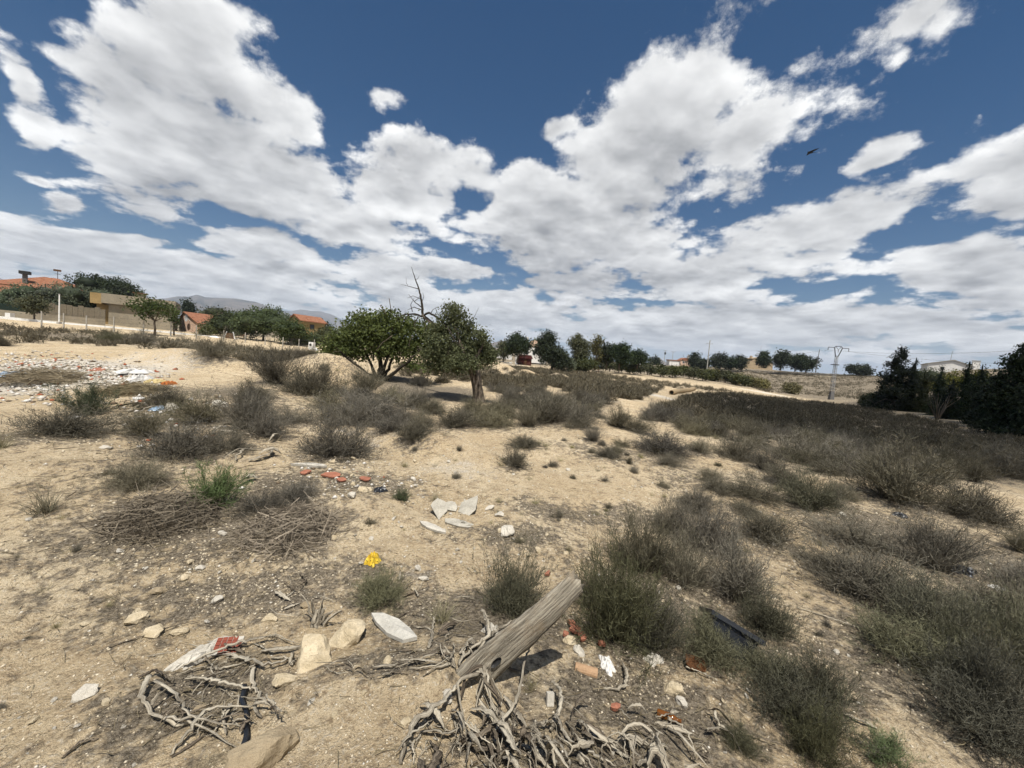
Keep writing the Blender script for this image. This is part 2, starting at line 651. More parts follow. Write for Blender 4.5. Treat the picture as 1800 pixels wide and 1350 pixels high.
def plant_mat(name, base, tip, var=0.35, trans=0.15, scale_noise=1.5):
    """attribute 't' runs from the woody base to the tip, 'rnd' differs per twig or leaf"""
    def fn(T, b):
        t = T.n('ShaderNodeAttribute', out=2, attribute_name='t')
        r = T.n('ShaderNodeAttribute', out=2, attribute_name='rnd')
        oi = T.n('ShaderNodeObjectInfo', out=5)
        c = T.mix(t, (*base, 1), (*tip, 1))
        c = T.mix(T.m('MULTIPLY', r, .55), c, tuple(min(1, v * 1.9) for v in tip) + (1,))
        hs = T.n('ShaderNodeHueSaturation', {'Hue': T.m('MULTIPLY_ADD', oi, .02, .492), 'Saturation': T.m('MULTIPLY_ADD', oi, .5, .75),
                                             'Value': T.m('MULTIPLY_ADD', T.m('FRACT', T.m('MULTIPLY', oi, 7.3)), var * 2, 1 - var), 'Color': c})
        link(T, hs, b.inputs['Base Color'])
    m = material(name, fn, 0.75, 0.2)
    if trans:
        t = m.node_tree
        b = t.nodes['Principled BSDF']
        T = NT(t)
        tr = t.nodes.new('ShaderNodeBsdfTranslucent')
        src = b.inputs['Base Color'].links[0].from_socket
        t.links.new(src, tr.inputs[0])
        mx = t.nodes.new('ShaderNodeMixShader')
        mx.inputs[0].default_value = trans
        t.links.new(b.outputs[0], mx.inputs[1])
        t.links.new(tr.outputs[0], mx.inputs[2])
        t.links.new(mx.outputs[0], t.nodes['Material Output'].inputs[0])
    return m


M_SCRUB = plant_mat('dry_scrub', (.050, .043, .032), (.125, .112, .081))
M_SCRUBG = plant_mat('olive_scrub', (.050, .043, .030), (.098, .095, .060))
M_GREEN = plant_mat('green_weed', (.055, .06, .03), (.075, .10, .042))
M_BRUSH = plant_mat('dead_brush', (.115, .092, .065), (.235, .195, .135))
M_TUFT = plant_mat('dry_grass', (.13, .115, .06), (.20, .18, .095))
M_FIELD = plant_mat('field_scrub', (.050, .041, .030), (.108, .093, .066), var=.0)
M_LEAF = plant_mat('leaf_carob', (.040, .050, .022), (.14, .155, .068), var=.02, trans=.38)
M_LEAFFIG = plant_mat('leaf_fig', (.030, .040, .017), (.070, .085, .036), var=.1, trans=.25)
M_LEAFBRIGHT = plant_mat('leaf_bright', (.034, .052, .015), (.085, .125, .036), var=.1, trans=.25)
M_PINE = plant_mat('needle_pine', (.012, .018, .009), (.032, .043, .020), var=.15, trans=.05)
M_CYPRESS = plant_mat('needle_cypress', (.012, .018, .009), (.036, .048, .022), var=.2, trans=.05)
M_SILVER = plant_mat('leaf_silver', (.040, .052, .030), (.12, .14, .09), var=.1, trans=.15)
M_OLIVE = plant_mat('leaf_olive', (.035, .04, .017), (.085, .09, .042), var=.2, trans=.15)
M_TAMAR = plant_mat('leaf_tamarisk', (.08, .075, .03), (.16, .14, .06), var=.2, trans=.2)
M_YELLOWG = plant_mat('leaf_yellowgreen', (.06, .065, .015), (.15, .14, .03), var=.15, trans=.2)


def m_bark(T, b):
    c = coords(T)
    c2 = T.v('MULTIPLY', c, (7, 7, 1.2))
    n = T.noise(c2, 3, 6, .65, .6)
    link(T, T.mix(T.ramp(n, .35, .65), (.05, .040, .032, 1), (.20, .165, .13, 1)), b.inputs['Base Color'])
    bump(T, b, n, .9, .06)


M_BARK = material('bark', m_bark, .95, .05)
M_BARKD = material('bark_dark', lambda T, b: link(T, T.mix(T.noise(coords(T), 9, 5), (.02, .017, .014, 1), (.06, .05, .04, 1)), b.inputs['Base Color']), .95, .05)


def m_wood(cols):
    def fn(T, b):
        c = coords(T)
        g = T.n('ShaderNodeAttribute', out=1, attribute_name='grain')
        gs = T.v('MULTIPLY', g, (1.6, 1, 1))
        n = T.noise(gs, 60, 6, .7, .6)
        n2 = T.noise(c, 9, 5, .65)
        c0 = T.mix(T.ramp(n, .36, .62), (*cols[0], 1), (*cols[1], 1))
        c1 = T.mix(T.m('MULTIPLY', T.ramp(n2, .48, .7), .6), c0, (*cols[2], 1))
        link(T, c1, b.inputs['Base Color'])
        bump(T, b, n, .9, .012)
    return fn


M_POST = material('weathered_post', m_wood([(.11, .095, .073), (.40, .36, .285), (.27, .21, .14)]), .9, .1)
M_DEAD = material('dead_wood', m_wood([(.14, .118, .09), (.45, .40, .31), (.55, .50, .40)]), .9, .1)
M_DEADD = material('dead_wood_dark', m_wood([(.06, .048, .036), (.19, .155, .115), (.22, .19, .14)]), .9, .1)


def m_rock(cols):
    def fn(T, b):
        c = coords(T)
        oi = T.n('ShaderNodeObjectInfo', out=5)
        cv = T.v('ADD', c, T.n('ShaderNodeCombineXYZ', {0: T.m('MULTIPLY', oi, 37.0), 1: oi, 2: oi}))
        n = T.noise(cv, 2.2, 6, .6)
        n2 = T.noise(cv, 16, 5, .7)
        a = T.mix(T.ramp(n, .3, .7), (*cols[0], 1), (*cols[1], 1))
        a = T.mix(T.m('MULTIPLY', T.ramp(n2, .55, .68), .55), a, (*cols[2], 1))
        link(T, a, b.inputs['Base Color'])
        bump(T, b, T.m('MULTIPLY_ADD', n2, .4, n), .8, .03)
    return fn


M_ROCK = material('limestone', m_rock([(.44, .36, .235), (.60, .51, .36), (.30, .23, .14)]), .9, .1)
M_ROCKG = material('brown_stone', m_rock([(.29, .23, .15), (.37, .30, .20), (.2, .155, .10)]), .95, .05)
M_ROCKW = material('white_stone', m_rock([(.46, .42, .35), (.58, .54, .46), (.34, .29, .22)]), .9, .1)


def m_vcol(T, b):
    a = T.n('ShaderNodeAttribute', out=0, attribute_name='tint')
    n = T.noise(geo_pos(T), 60, 3, .6)
    link(T, T.mix(T.ramp(n, .3, .7), T.v('SCALE', a, s=.75), a), b.inputs['Base Color'])


M_VCOL = material('stone_chips', m_vcol, .9, .1)

# ------------------------------------------------------------------ plants: ribbons and leaves


def unit(v):
    return v / (np.linalg.norm(v, axis=-1, keepdims=True) + 1e-9)


def ribbons(P0, D, L, W, nseg=2, bend=0.25, droop=0.0, rng=RNG, t0=0.0, t1=1.0):
    """thin tapering strips; returns V, quads, t, rnd"""
    n = len(P0)
    side = unit(np.cross(D, rng.normal(size=(n, 3))))
    bnd = rng.normal(size=(n, 3)) * bend
    bnd[:, 2] -= droop
    rows = []
    tt = []
    for i in range(nseg + 1):
        s = i / nseg
        c = P0 + (D * s + bnd * s * s * 0.5) * L[:, None]
        w = (W * (1 - 0.75 * s))[:, None]
        rows += [c - side * w, c + side * w]
        tt += [np.full(n, t0 + (t1 - t0) * s)] * 2
    V = np.stack(rows, 1)
    k = 2 * (nseg + 1)
    base = (np.arange(n) * k)[:, None]
    F = np.concatenate([base + np.array([[2 * i, 2 * i + 1, 2 * i + 3, 2 * i + 2]]) for i in range(nseg)], 0)
    rnd = np.repeat(rng.random(n), k)
    return V.reshape(-1, 3), F, np.stack(tt, 1).ravel(), rnd


def merge(parts):
    Vs, Fs, ts, rs = [], [], [], []
    b = 0
    for V, F, t, r in parts:
        Vs.append(V); Fs.append(F + b); ts.append(t); rs.append(r)
        b += len(V)
    return np.concatenate(Vs), Fs, np.concatenate(ts), np.concatenate(rs)


def to_mesh(name, parts, smooth=False):
    V, F, t, r = merge(parts)
    byk = {}
    for f in F:
        byk.setdefault(f.shape[1], []).append(f)
    return fast_mesh(name, V, [np.concatenate(v) for v in byk.values()], {'t': t, 'rnd': r}, smooth)


def hemi(n, spread, rng, zmin=0.1):
    a = rng.random(n) * 2 * np.pi
    z = zmin + (1 - zmin) * rng.random(n) ** spread
    s = np.sqrt(np.maximum(0, 1 - z * z))
    return np.stack([s * np.cos(a), s * np.sin(a), z], -1)


def bush_mesh(name, seed, stems=190, twigs=3300, h=0.62, sprigs=3600, w=0.0023, zmin=0.12, spread=0.8, lump=0.3):
    """a twiggy dome of unit radius about 1 m across: stems, side twigs, short leafy sprigs"""
    rng = np.random.default_rng(seed)
    D = hemi(stems, spread, rng, zmin)
    # uneven outline: some sectors grow longer
    ph = rng.random(4) * 6.28
    ang = np.arctan2(D[:, 1], D[:, 0])
    gl = 1 + lump * (np.sin(ang * 2 + ph[0]) * .5 + np.sin(ang * 3 + ph[1]) * .4 + np.sin(ang * 5 + ph[2]) * .3)
    L = (0.36 + 0.18 * rng.random(stems)) * gl * np.where(rng.random(stems) < .10, 1.3, 1.0)
    wedge = np.abs(np.angle(np.exp(1j * (ang - ph[3])))) < .35
    L = np.where(wedge, L * .45, L)
    tone = np.clip(.5 + .5 * np.sin(ang * 3 + ph[1] * 2) * rng.random(stems) + rng.normal(size=stems) * .15, 0, 1)
    D2 = D.copy(); D2[:, 2] *= h / 0.5
    P0 = np.stack([rng.normal(size=stems) * .05, rng.normal(size=stems) * .05, -0.02 * np.ones(stems)], -1)
    parts = [ribbons(P0, D2, L, np.full(stems, w * 1.7), 3, .3, rng=rng, t0=0, t1=.6)]
    # side twigs start along the stems
    k = rng.integers(0, stems, twigs)
    s = 0.25 + 0.72 * rng.random(twigs) ** 0.8
    P = P0[k] + D2[k] * (s * L[k])[:, None] + rng.normal(size=(twigs, 3)) * .018
    TD = unit(D2[k] * .55 + rng.normal(size=(twigs, 3)) * .5 + np.array([0, 0, .45]))
    TL = 0.06 + 0.12 * rng.random(twigs)
    parts.append(ribbons(P, TD, TL, np.full(twigs, w), 2, .35, rng=rng, t0=.4, t1=.9))
    k2 = rng.integers(0, twigs, sprigs)
    s2 = 0.3 + .7 * rng.random(sprigs)
    Q = P[k2] + TD[k2] * (s2 * TL[k2])[:, None]
    SD = unit(TD[k2] * .5 + rng.normal(size=(sprigs, 3)) * .6 + np.array([0, 0, .35]))
    SL = .025 + .04 * rng.random(sprigs)
    parts.append(ribbons(Q, SD, SL, np.full(sprigs, w * 1.15), 1, .2, rng=rng, t0=.75, t1=1))
    k0, k1, k2_ = 8, 6, 4
    V, F, t, r = parts[0]; parts[0] = (V, F, t, .4 * r + .6 * np.repeat(tone, k0))
    V, F, t, r = parts[1]; parts[1] = (V, F, t, .4 * r + .6 * np.repeat(tone[k], k1))
    V, F, t, r = parts[2]; parts[2] = (V, F, t, .4 * r + .6 * np.repeat(tone[k][k2], k2_))
    return to_mesh(name, parts)


def tuft_mesh(name, seed, n=160, L=0.35, spread=.35, w=.0028, droop=.25):
    rng = np.random.default_rng(seed)
    D = hemi(n, spread, rng, .25)
    P0 = np.stack([rng.normal(size=n) * .035, rng.normal(size=n) * .035, np.zeros(n) - .01], -1)
    LL = L * (.5 + .7 * rng.random(n))
    return to_mesh(name, [ribbons(P0, D, LL, np.full(n, w), 3, .3, droop, rng)])


def brush_mesh(name, seed, n=900, w=.0035):
    """a flat heap of dead twigs"""
    rng = np.random.default_rng(seed)
    a = rng.random(n) * 6.28
    r = np.sqrt(rng.random(n)) * .45
    P0 = np.stack([r * np.cos(a), r * np.sin(a), .22 * (1 - (r / .47) ** 2) * rng.random(n)], -1)
    b = a + rng.normal(size=n) * .9 + 1.3
    D = np.stack([np.cos(b), np.sin(b), rng.normal(size=n) * .18], -1)
    return to_mesh(name, [ribbons(P0 - D * .12, D, .12 + .3 * rng.random(n), w * (0.6 + rng.random(n)), 3, .5, .15, rng)])


def leaves(C, n_per, spread, size, rng, elong=1.6, up=.2):
    """diamond leaves in clumps round the centres C"""
    n = len(C) * n_per
    base = np.repeat(C, n_per, 0)
    P = base + rng.normal(size=(n, 3)) * spread * np.array([1, 1, .8])
    a = unit(rng.normal(size=(n, 3)) + np.array([0, 0, up]))
    s = unit(np.cross(a, rng.normal(size=(n, 3))))
    L = (size * (.6 + .8 * rng.random(n)))[:, None]
    W = L / elong * .5
    V = np.stack([P - a * L * .5, P + s * W, P + a * L * .5, P - s * W], 1).reshape(-1, 3)
    F = (np.arange(n) * 4)[:, None] + np.arange(4)[None]
    rc = np.repeat(rng.random(len(C)), n_per)
    t = np.clip(np.repeat(rc * .7, 4) + np.repeat(rng.random(n), 4) * .35, 0, 1)
    return V, F, t, np.repeat(rng.random(n) * .35, 4)


def blob_core(c, rad, rng, n=9, m=7):
    """rough dark core that keeps a far crown from being see-through"""
    V = []
    for j in range(m + 1):
        th = np.pi * j / m
        for i in range(n):
            ph = 2 * np.pi * i / n
            k = .72 + .35 * rng.random()
            V.append((c[0] + rad[0] * k * np.sin(th) * np.cos(ph), c[1] + rad[1] * k * np.sin(th) * np.sin(ph), c[2] + rad[2] * k * np.cos(th)))
    F = [(j * n + i, (j + 1) * n + i, (j + 1) * n + (i + 1) % n, j * n + (i + 1) % n) for j in range(m) for i in range(n)]
    V = np.array(V)
    return V, np.array(F), np.zeros(len(V)), np.zeros(len(V))


def clump_centres(lobes, n, rng, shell=.75):
    """points through the volume of the lobes, most near the skin; lobes are ((cx,cy,cz),(rx,ry,rz))"""
    vol = np.array([r[0] * r[1] * r[2] for c, r in lobes]) ** .75
    ks = rng.choice(len(lobes), n, p=vol / vol.sum())
    d = unit(rng.normal(size=(n, 3)))
    rr = shell + (1.02 - shell) * rng.random(n)
    inner = rng.random(n) < .25
    rr[inner] *= rng.random(inner.sum()) ** .5
    c = np.array([lobes[k][0] for k in ks])
    r = np.array([lobes[k][1] for k in ks])
    return c + d * r * rr[:, None]


def tree(name, base, lobes, mat, label, cat='tree', n=70, per=26, leaf=.22, spread=.28, trunk=.15, limbs=4, core=.72, seed=0,
         group=None, bark=None, elong=1.6, scale=1.0, trunk_h=None, lean=(0, 0)):
    """lobes relative to the base, in metres"""
    rng = np.random.default_rng(seed + 1000)
    root = empty(name, base, label, cat, group)
    C = clump_centres(lobes, n, rng)
    parts = [leaves(C, per, spread, leaf, rng, elong)]
    if core:
        for c, r in lobes:
            parts.append(blob_core(c, tuple(v * core for v in r), rng))
    obj('crown', to_mesh('crown', parts), mat, root)
    mb = MB()
    zc = min(c[2] - r[2] * .5 for c, r in lobes) if trunk_h is None else trunk_h
    top = np.array([lean[0], lean[1], max(zc, .3)])
    mb.tube([(0, 0, -.3), tuple(top * .33 + rng.normal(size=3) * trunk * .3), tuple(top * .7 + rng.normal(size=3) * trunk * .3), tuple(top)],
            [trunk * 1.35, trunk * 1.05, trunk * .9, trunk * .75], 8)
    tr = mb.build('trunk', bark or M_BARK, root, smooth=True)
    for i in range(limbs):
        c, r = lobes[i % len(lobes)]
        e = np.array(c) + rng.normal(size=3) * np.array(r) * .35
        mid = (top + e) / 2 + rng.normal(size=3) * .12 * np.linalg.norm(e - top)
        MB().tube([tuple(top * .9), tuple(mid), tuple(e)], [trunk * .55, trunk * .33, trunk * .12], 6).build('limb', bark or M_BARK, root, smooth=True)
    return root

# ------------------------------------------------------------------ where the plants stand (needed for the litter on the soil)
# (px, py of the foot, width in px, type, label)
SHRUBS = [
    (118, 780, 175, 's', 'wide grey shrub lying low on bare sand at the left edge, below the rubble'),
    (155, 738, 88, 'g', 'feathery bright green weed beside the rubble heap'),
    (318, 812, 150, 's', 'large grey shrub just above the dark green weed'),
    (432, 764, 110, 's', 'grey shrub behind the splintered dead branches at mid left'),
    (512, 750, 85, 's', 'grey shrub on pale gravel left of the widest mid shrub'),
    (378, 900, 110, 'g', 'dark green feathery weed among dead brush'),
    (290, 925, 165, 'b', 'tangle of dead brush left of the dark green weed'),
    (522, 884, 78, 's', 'upright dark shrub at the head of the dead brush right of the green weed'),
    (515, 955, 175, 'b', 'heap of dead brush above the yellow bag'),
    (590, 814, 135, 's', 'dark rounded shrub beside the red tile fragments'),
    (650, 754, 150, 's', 'wide grey shrub in front of the spreading tree'),
    (728, 778, 82, 's', 'rounded shrub on gravel below the two trees'),
    (545, 704, 115, 's', 'grey shrub at the foot of the sandy heap'),
    (483, 684, 100, 's', 'dense shrub left of the sandy heap'),
    (380, 634, 90, 's', 'dark shrub behind the sand bank, in front of the bright green trees'),
    (197, 606, 48, 'o', 'small dark green shrub in front of the beige flat-roofed house'),
    (252, 612, 74, 's', 'grey shrub below the lone fig tree'),
    (80, 908, 72, 't', 'wispy grass tuft alone on the bare sand at left'),
    (125, 973, 22, 't', 'tiny green sprout below the wispy grass tuft'),
    (25, 956, 16, 't', 'tiny dark sprout near the left edge of the sand'),
    (75, 1042, 26, 't', 'thin dry weed with a bare stalk on the sand at left'),
    (668, 1064, 104, 'o', 'olive shrub just below the yellow bag'),
    (775, 1100, 66, 't', 'stiff upright dry tuft beside the white slab'),
    (898, 1082, 122, 'o', 'tall olive shrub behind the weathered post'),
    (705, 882, 32, 'g', 'small green plant at the edge of the gravel hump'),
    (765, 884, 30, 't', 'dry tuft beside the small green plant on the gravel hump'),
    (902, 825, 60, 's', 'small round shrub alone on pale sand, centre'),
    (925, 790, 64, 's', 'flat shrub just behind the small round shrub at centre'),
    (1042, 779, 40, 's', 'small upright shrub on sand right of the trees'),
    (1093, 786, 34, 's', 'small shrub left of the wide shrub on open sand'),
    (1165, 806, 110, 's', 'wide shrub on open sand right of centre'),
    (1085, 756, 58, 's', 'shrub at the near end of the bare track'),
    (1297, 814, 84, 's', 'shrub at the edge of the shaded field right of centre'),
    (1246, 852, 46, 's', 'small shrub above the row of tiny sprouts'),
    (1165, 858, 26, 's', 'tiny shrub on the open sand'),
    (1205, 886, 32, 's', 'little shrub right of the tiny one on open sand'),
    (1050, 830, 20, 't', 'tiny dry tuft on open sand at centre'),
    (765, 822, 16, 't', 'tiny dry tuft on top of the gravel hump'),
    (985, 812, 18, 't', 'tiny dry tuft right of the small round shrub'),
    (1322, 882, 100, 's', 'bushy shrub on the sand below the shaded field'),
    (1305, 902, 54, 's', 'low shrub in front of the bushy one on the sand'),
    (1422, 902, 98, 'o', 'olive shrub alone on the pale sand at right'),
    (1245, 972, 115, 's', 'dark shrub behind the largest foreground bush'),
    (1345, 962, 120, 's', 'low spreading shrub right of the dark shrub'),
    (1085, 1135, 170, 'o', 'largest foreground bush beside the tip of the weathered post'),
    (1130, 1010, 130, 's', 'tall grey bush behind the largest foreground bush'),
    (1245, 1168, 125, 'o', 'greenish bush growing in front of the black tub'),
    (1390, 1268, 175, 'o', 'large olive bush below the black tub'),
    (1290, 1062, 145, 's', 'twiggy bush rising behind the black tub'),
    (1512, 974, 150, 's', 'low shrub behind the broad right-hand bush'),
    (1530, 1062, 215, 's', 'broad grey bush spreading over the sand at right'),
    (1672, 1088, 105, 'o', 'greener bush at the right end of the broad grey bush'),
    (1580, 1168, 165, 'o', 'olive bush in front of the broad grey bush'),
    (1745, 1315, 210, 'o', 'big dark bush in the lower right corner'),
    (1800, 1195, 150, 'o', 'bush cut by the right edge above the big corner bush'),
    (1690, 1190, 110, 'o', 'bush between the olive bush and the big corner bush'),
    (1575, 894, 158, 's', 'rounded shrub at the front of the dark field, right'),
    (1708, 920, 128, 's', 'shrub right of the rounded one at the front of the dark field'),
    (1797, 978, 64, 's', 'shrub cut by the right edge beside the litter'),
    (1400, 818, 125, 's', 'wide shrub at the sandy edge of the dark field'),
    (1472, 834, 84, 's', 'shrub just right of the wide one at the sandy edge'),
    (1430, 1340, 105, 'o', 'olive bush at the bottom edge under the large olive bush'),
    (1560, 1348, 100, 'g', 'low green weed at the bottom edge, right'),
    (0, 792, 42, 't', 'dry tuft cut by the left edge of the sand'),
    (1640, 836, 120, 's', 'shrub in the second rank of the dark field, right'),
    (1752, 846, 115, 's', 'shrub in the second rank of the dark field, at the right edge'),
    (800, 757, 84, 's', 'grey shrub right of the rounded one below the trees'),
    (866, 756, 92, 's', 'grey shrub below the thick trunk'),
    (962, 752, 112, 's', 'wide grey shrub right of the thick trunk'),
    (1012, 746, 80, 's', 'shrub at the left end of the bare track'),
    (930, 726, 64, 's', 'shrub just behind the wide grey one right of the thick trunk'),
    (5, 612, 40, 's', 'shrub at the far left edge above the rubble'),
    (870, 734, 44, 's', 'small shrub at the root of the thick trunk'),
    (940, 1090, 20, 't', 'small dry tuft against the weathered post'),
    (935, 1215, 34, 't', 'short dry tuft in the shadow of the weathered post'),
    (1182, 942, 84, 's', 'shrub between the tall grey bush and the dark shrub'),
    (1205, 1035, 110, 's', 'shrub right of the tall grey bush, above the black tub'),
    (1345, 1118, 105, 'o', 'olive bush at the right side of the black tub'),
    (1352, 1200, 110, 'o', 'olive bush left of the large one below the black tub'),
    (1055, 1075, 100, 's', 'grey bush between the post tip and the largest foreground bush'),
    (1150, 1150, 110, 'o', 'olive bush at the right foot of the largest foreground bush'),
    (1640, 1130, 140, 'o', 'bush between the greener bush and the olive bush at right'),
    (1770, 1110, 150, 's', 'grey bush near the right edge beside the greener bush'),
    (1640, 1010, 130, 's', 'grey bush behind the greener bush at right'),
    (1720, 1250, 140, 'o', 'olive bush just above the big dark corner bush'),
    (1455, 1010, 90, 's', 'small grey shrub at the left end of the broad grey bush'),
    (1800, 1050, 110, 's', 'grey shrub cut by the right edge, above the other edge bush'),
    (240, 862, 105, 's', 'grey shrub at the upper left of the dark green weed'),
    (255, 775, 90, 's', 'grey shrub left of the large grey one at mid left'),
    (400, 800, 100, 's', 'grey shrub between the large grey one and the splintered branches'),
    (470, 775, 90, 's', 'grey shrub right of the splintered branches'),
    (350, 752, 110, 's', 'grey shrub behind the large grey one at mid left'),
    (455, 905, 95, 's', 'grey shrub right of the dark green weed'),
    (640, 700, 80, 's', 'grey shrub left of the spreading tree foot'),
    (590, 745, 80, 's', 'grey shrub left of the widest mid shrub'),
    (700, 748, 80, 's', 'grey shrub right of the widest mid shrub'),
    (1380, 860, 70, 's', 'small shrub above the lone olive shrub on pale sand'),
    (1480, 880, 60, 's', 'small shrub right of the lone olive shrub on pale sand'),
    (1440, 1235, 100, 'o', 'olive shrub at the right of the large olive bush'),
    (1300, 1320, 70, 'o', 'small olive shrub left of the bottom edge bush'),
    (455, 705, 60, 's', 'small grey shrub below the dense one left of the sandy heap'),
    (1225, 905, 70, 's', 'small shrub above the dark shrub at right of centre'),
    (1260, 870, 60, 's', 'small shrub left of the bushy one on the sand'),
    (1350, 835, 80, 's', 'shrub just below the edge of the dark field'),
    (1530, 850, 110, 's', 'shrub left behind the rounded one of the dark field'),
    (1120, 765, 60, 's', 'shrub right of the near end of the bare track'),
    (1230, 800, 60, 's', 'small shrub right of the wide one on open sand'),
    (160, 1150, 26, 't', 'single dead stalk near the pale stone at left'),
]
_SP = ground_hit([(s[0], s[1] - s[2] * 0.10) for s in SHRUBS])
_SD = (_SP - CAMP) @ FWD


def inside(poly, P):
    x, y = P[:, 0], P[:, 1]
    r = np.zeros(len(P), bool)
    n = len(poly)
    for i in range(n):
        x0, y0 = poly[i]; x1, y1 = poly[(i + 1) % n]
        c = ((y0 > y) != (y1 > y)) & (x < (x1 - x0) * (y - y0) / (y1 - y0 + 1e-9) + x0)
        r ^= c
    return r


FIELDS = [  # outline as seen, plants per square metre, where it is
    ([(865, 662), (1010, 664), (1170, 682), (1120, 703), (1065, 706), (1045, 726), (1085, 742), (1000, 758), (880, 748), (865, 720)], 2.0, 'between the thick trunk and the bare track'),
    ([(1215, 692), (1300, 692), (1520, 717), (1600, 732), (1660, 744), (1740, 762), (1830, 782), (1830, 850), (1640, 850), (1450, 836), (1330, 800), (1230, 768), (1130, 738), (1175, 716)], 2.1, 'of the dark field in front of the cypresses'),
    ([(560, 688), (720, 694), (850, 728), (860, 752), (720, 770), (580, 738)], 0.6, 'between the sandy heap and the thick trunk'),
    ([(-20, 566), (300, 597), (560, 622), (560, 648), (430, 636), (300, 616), (-20, 600)], .85, 'of the left field below the houses'),
    ([(690, 642), (870, 648), (870, 690), (720, 678)], 1.0, 'seen under the crowns of the two trees'),
    ([(865, 644), (1000, 650), (1170, 672), (1300, 690), (1170, 682), (1010, 664), (865, 662)], 1.1, 'of the far dark strip before the olive grove'),
    ([(1130, 646), (1230, 648), (1530, 660), (1560, 668), (1530, 704), (1330, 688), (1320, 678), (1200, 662)], .45, 'of the slope behind the pylon'),
    ([(270, 690), (420, 692), (480, 735), (380, 760), (300, 725)], .6, 'between the rubble and the gravel'),
    ([(900, 738), (1100, 748), (1240, 780), (1480, 845), (1560, 905), (1480, 925), (1300, 905), (1180, 870), (1060, 800), (950, 775)], .55, 'dotted over open sand at centre'),
]
fx = np.concatenate([RNG.uniform(-75, 110, 60000), RNG.uniform(-12, 40, 20000), RNG.uniform(20, 230, 14000)])
fy = np.concatenate([RNG.uniform(6, 130, 60000), RNG.uniform(5, 35, 20000), RNG.uniform(86, 215, 14000)])
FIELD_PTS = []
_fz = terrain(fx, fy)
_fp = to_px(np.stack([fx, fy, _fz], -1))
_dens0 = np.where((fy > 86) & (fx > 20), 14000 / (210 * 129) + np.where((fx < 110) & (fy < 130), 60000 / (185 * 124), 0), 60000 / (185 * 124))
_dens0 = np.where((fx > -12) & (fx < 40) & (fy < 35), 60000 / (185 * 124) + 20000 / (52 * 30), _dens0)
_cl = fbm(fx, fy, 5.0, 2)
for fi, (poly, dens, where) in enumerate(FIELDS):
    ok = inside(poly, _fp) & (RNG.random(len(fx)) < dens * (1 + 1.5 * _cl) / _dens0)
    for i in np.nonzero(ok)[0]:
        FIELD_PTS.append((fx[i], fy[i], _fz[i], fi))
FP = np.array(FIELD_PTS)
# keep off the listed shrubs and the tree feet
_keep = np.ones(len(FP), bool)
for q, s, dd in zip(_SP, SHRUBS, _SD):
    _keep &= np.hypot(FP[:, 0] - q[0], FP[:, 1] - q[1]) > 0.32 * s[2] * dd / FPX
FP = FP[_keep]
FP = FP[np.argsort(np.hypot(FP[:, 0], FP[:, 1]))]

# litter, with painted tree shade, and rubble rasters in plan, 0.1 m cells
RX0, RY0, RC = -45.0, -3.0, 0.1
RW, RH = 1100, 900
LITTER_SHADE = np.zeros((RH, RW), np.float32)
RUB = np.zeros((RH, RW), np.float32)


def splat(arr, x, y, ax, ay, v, ang=0.0):
    m = max(ax, ay) * 2.2
    i0, i1 = int((x - m - RX0) / RC), int((x + m - RX0) / RC) + 2
    j0, j1 = int((y - m - RY0) / RC), int((y + m - RY0) / RC) + 2
    i0, i1, j0, j1 = max(i0, 0), min(i1, RW), max(j0, 0), min(j1, RH)
    if i0 >= i1 or j0 >= j1:
        return
    X, Y = np.meshgrid(RX0 + RC * np.arange(i0, i1) - x, RY0 + RC * np.arange(j0, j1) - y)
    u = (X * math.cos(ang) + Y * math.sin(ang)) / ax
    w = (-X * math.sin(ang) + Y * math.cos(ang)) / ay
    arr[j0:j1, i0:i1] = np.maximum(arr[j0:j1, i0:i1], v * np.exp(-(u * u + w * w)))


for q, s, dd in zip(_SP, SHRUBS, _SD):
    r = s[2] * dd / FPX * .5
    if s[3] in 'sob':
        splat(LITTER_SHADE, q[0], q[1], r * 1.25, r * 1.25, .62)
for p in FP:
    splat(LITTER_SHADE, p[0], p[1], .75, .75, .5)


def pix_splat(arr, px, py, wx, wy, v, ang=0):
    c = G(px, py)
    d = (c - CAMP) @ FWD
    e = G(px, py - wy)
    splat(arr, c[0], c[1], wx * d / FPX, max(.15, abs(e[1] - c[1])), v, ang)


for a in [(690, 672, 90, 14, 1.0), (760, 690, 90, 12, 1.0), (1000, 905, 130, 22, .6), (900, 940, 140, 28, .55), (600, 1010, 170, 45, .55),  # first two: shade under the field trees painted dark, mixed with litter
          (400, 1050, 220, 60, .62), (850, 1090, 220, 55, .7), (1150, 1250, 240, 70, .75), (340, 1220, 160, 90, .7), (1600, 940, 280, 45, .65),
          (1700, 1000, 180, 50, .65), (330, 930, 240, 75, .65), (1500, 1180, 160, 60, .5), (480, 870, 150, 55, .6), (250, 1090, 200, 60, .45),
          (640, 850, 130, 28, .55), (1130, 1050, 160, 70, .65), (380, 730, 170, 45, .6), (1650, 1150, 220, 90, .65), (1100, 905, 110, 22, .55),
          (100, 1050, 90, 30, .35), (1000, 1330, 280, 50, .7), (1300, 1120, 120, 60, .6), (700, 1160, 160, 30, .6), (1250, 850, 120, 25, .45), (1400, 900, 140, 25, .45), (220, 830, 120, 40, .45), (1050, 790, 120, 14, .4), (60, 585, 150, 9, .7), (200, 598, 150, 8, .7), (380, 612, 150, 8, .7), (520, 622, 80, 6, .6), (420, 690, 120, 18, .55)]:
    pix_splat(LITTER_SHADE, *a)
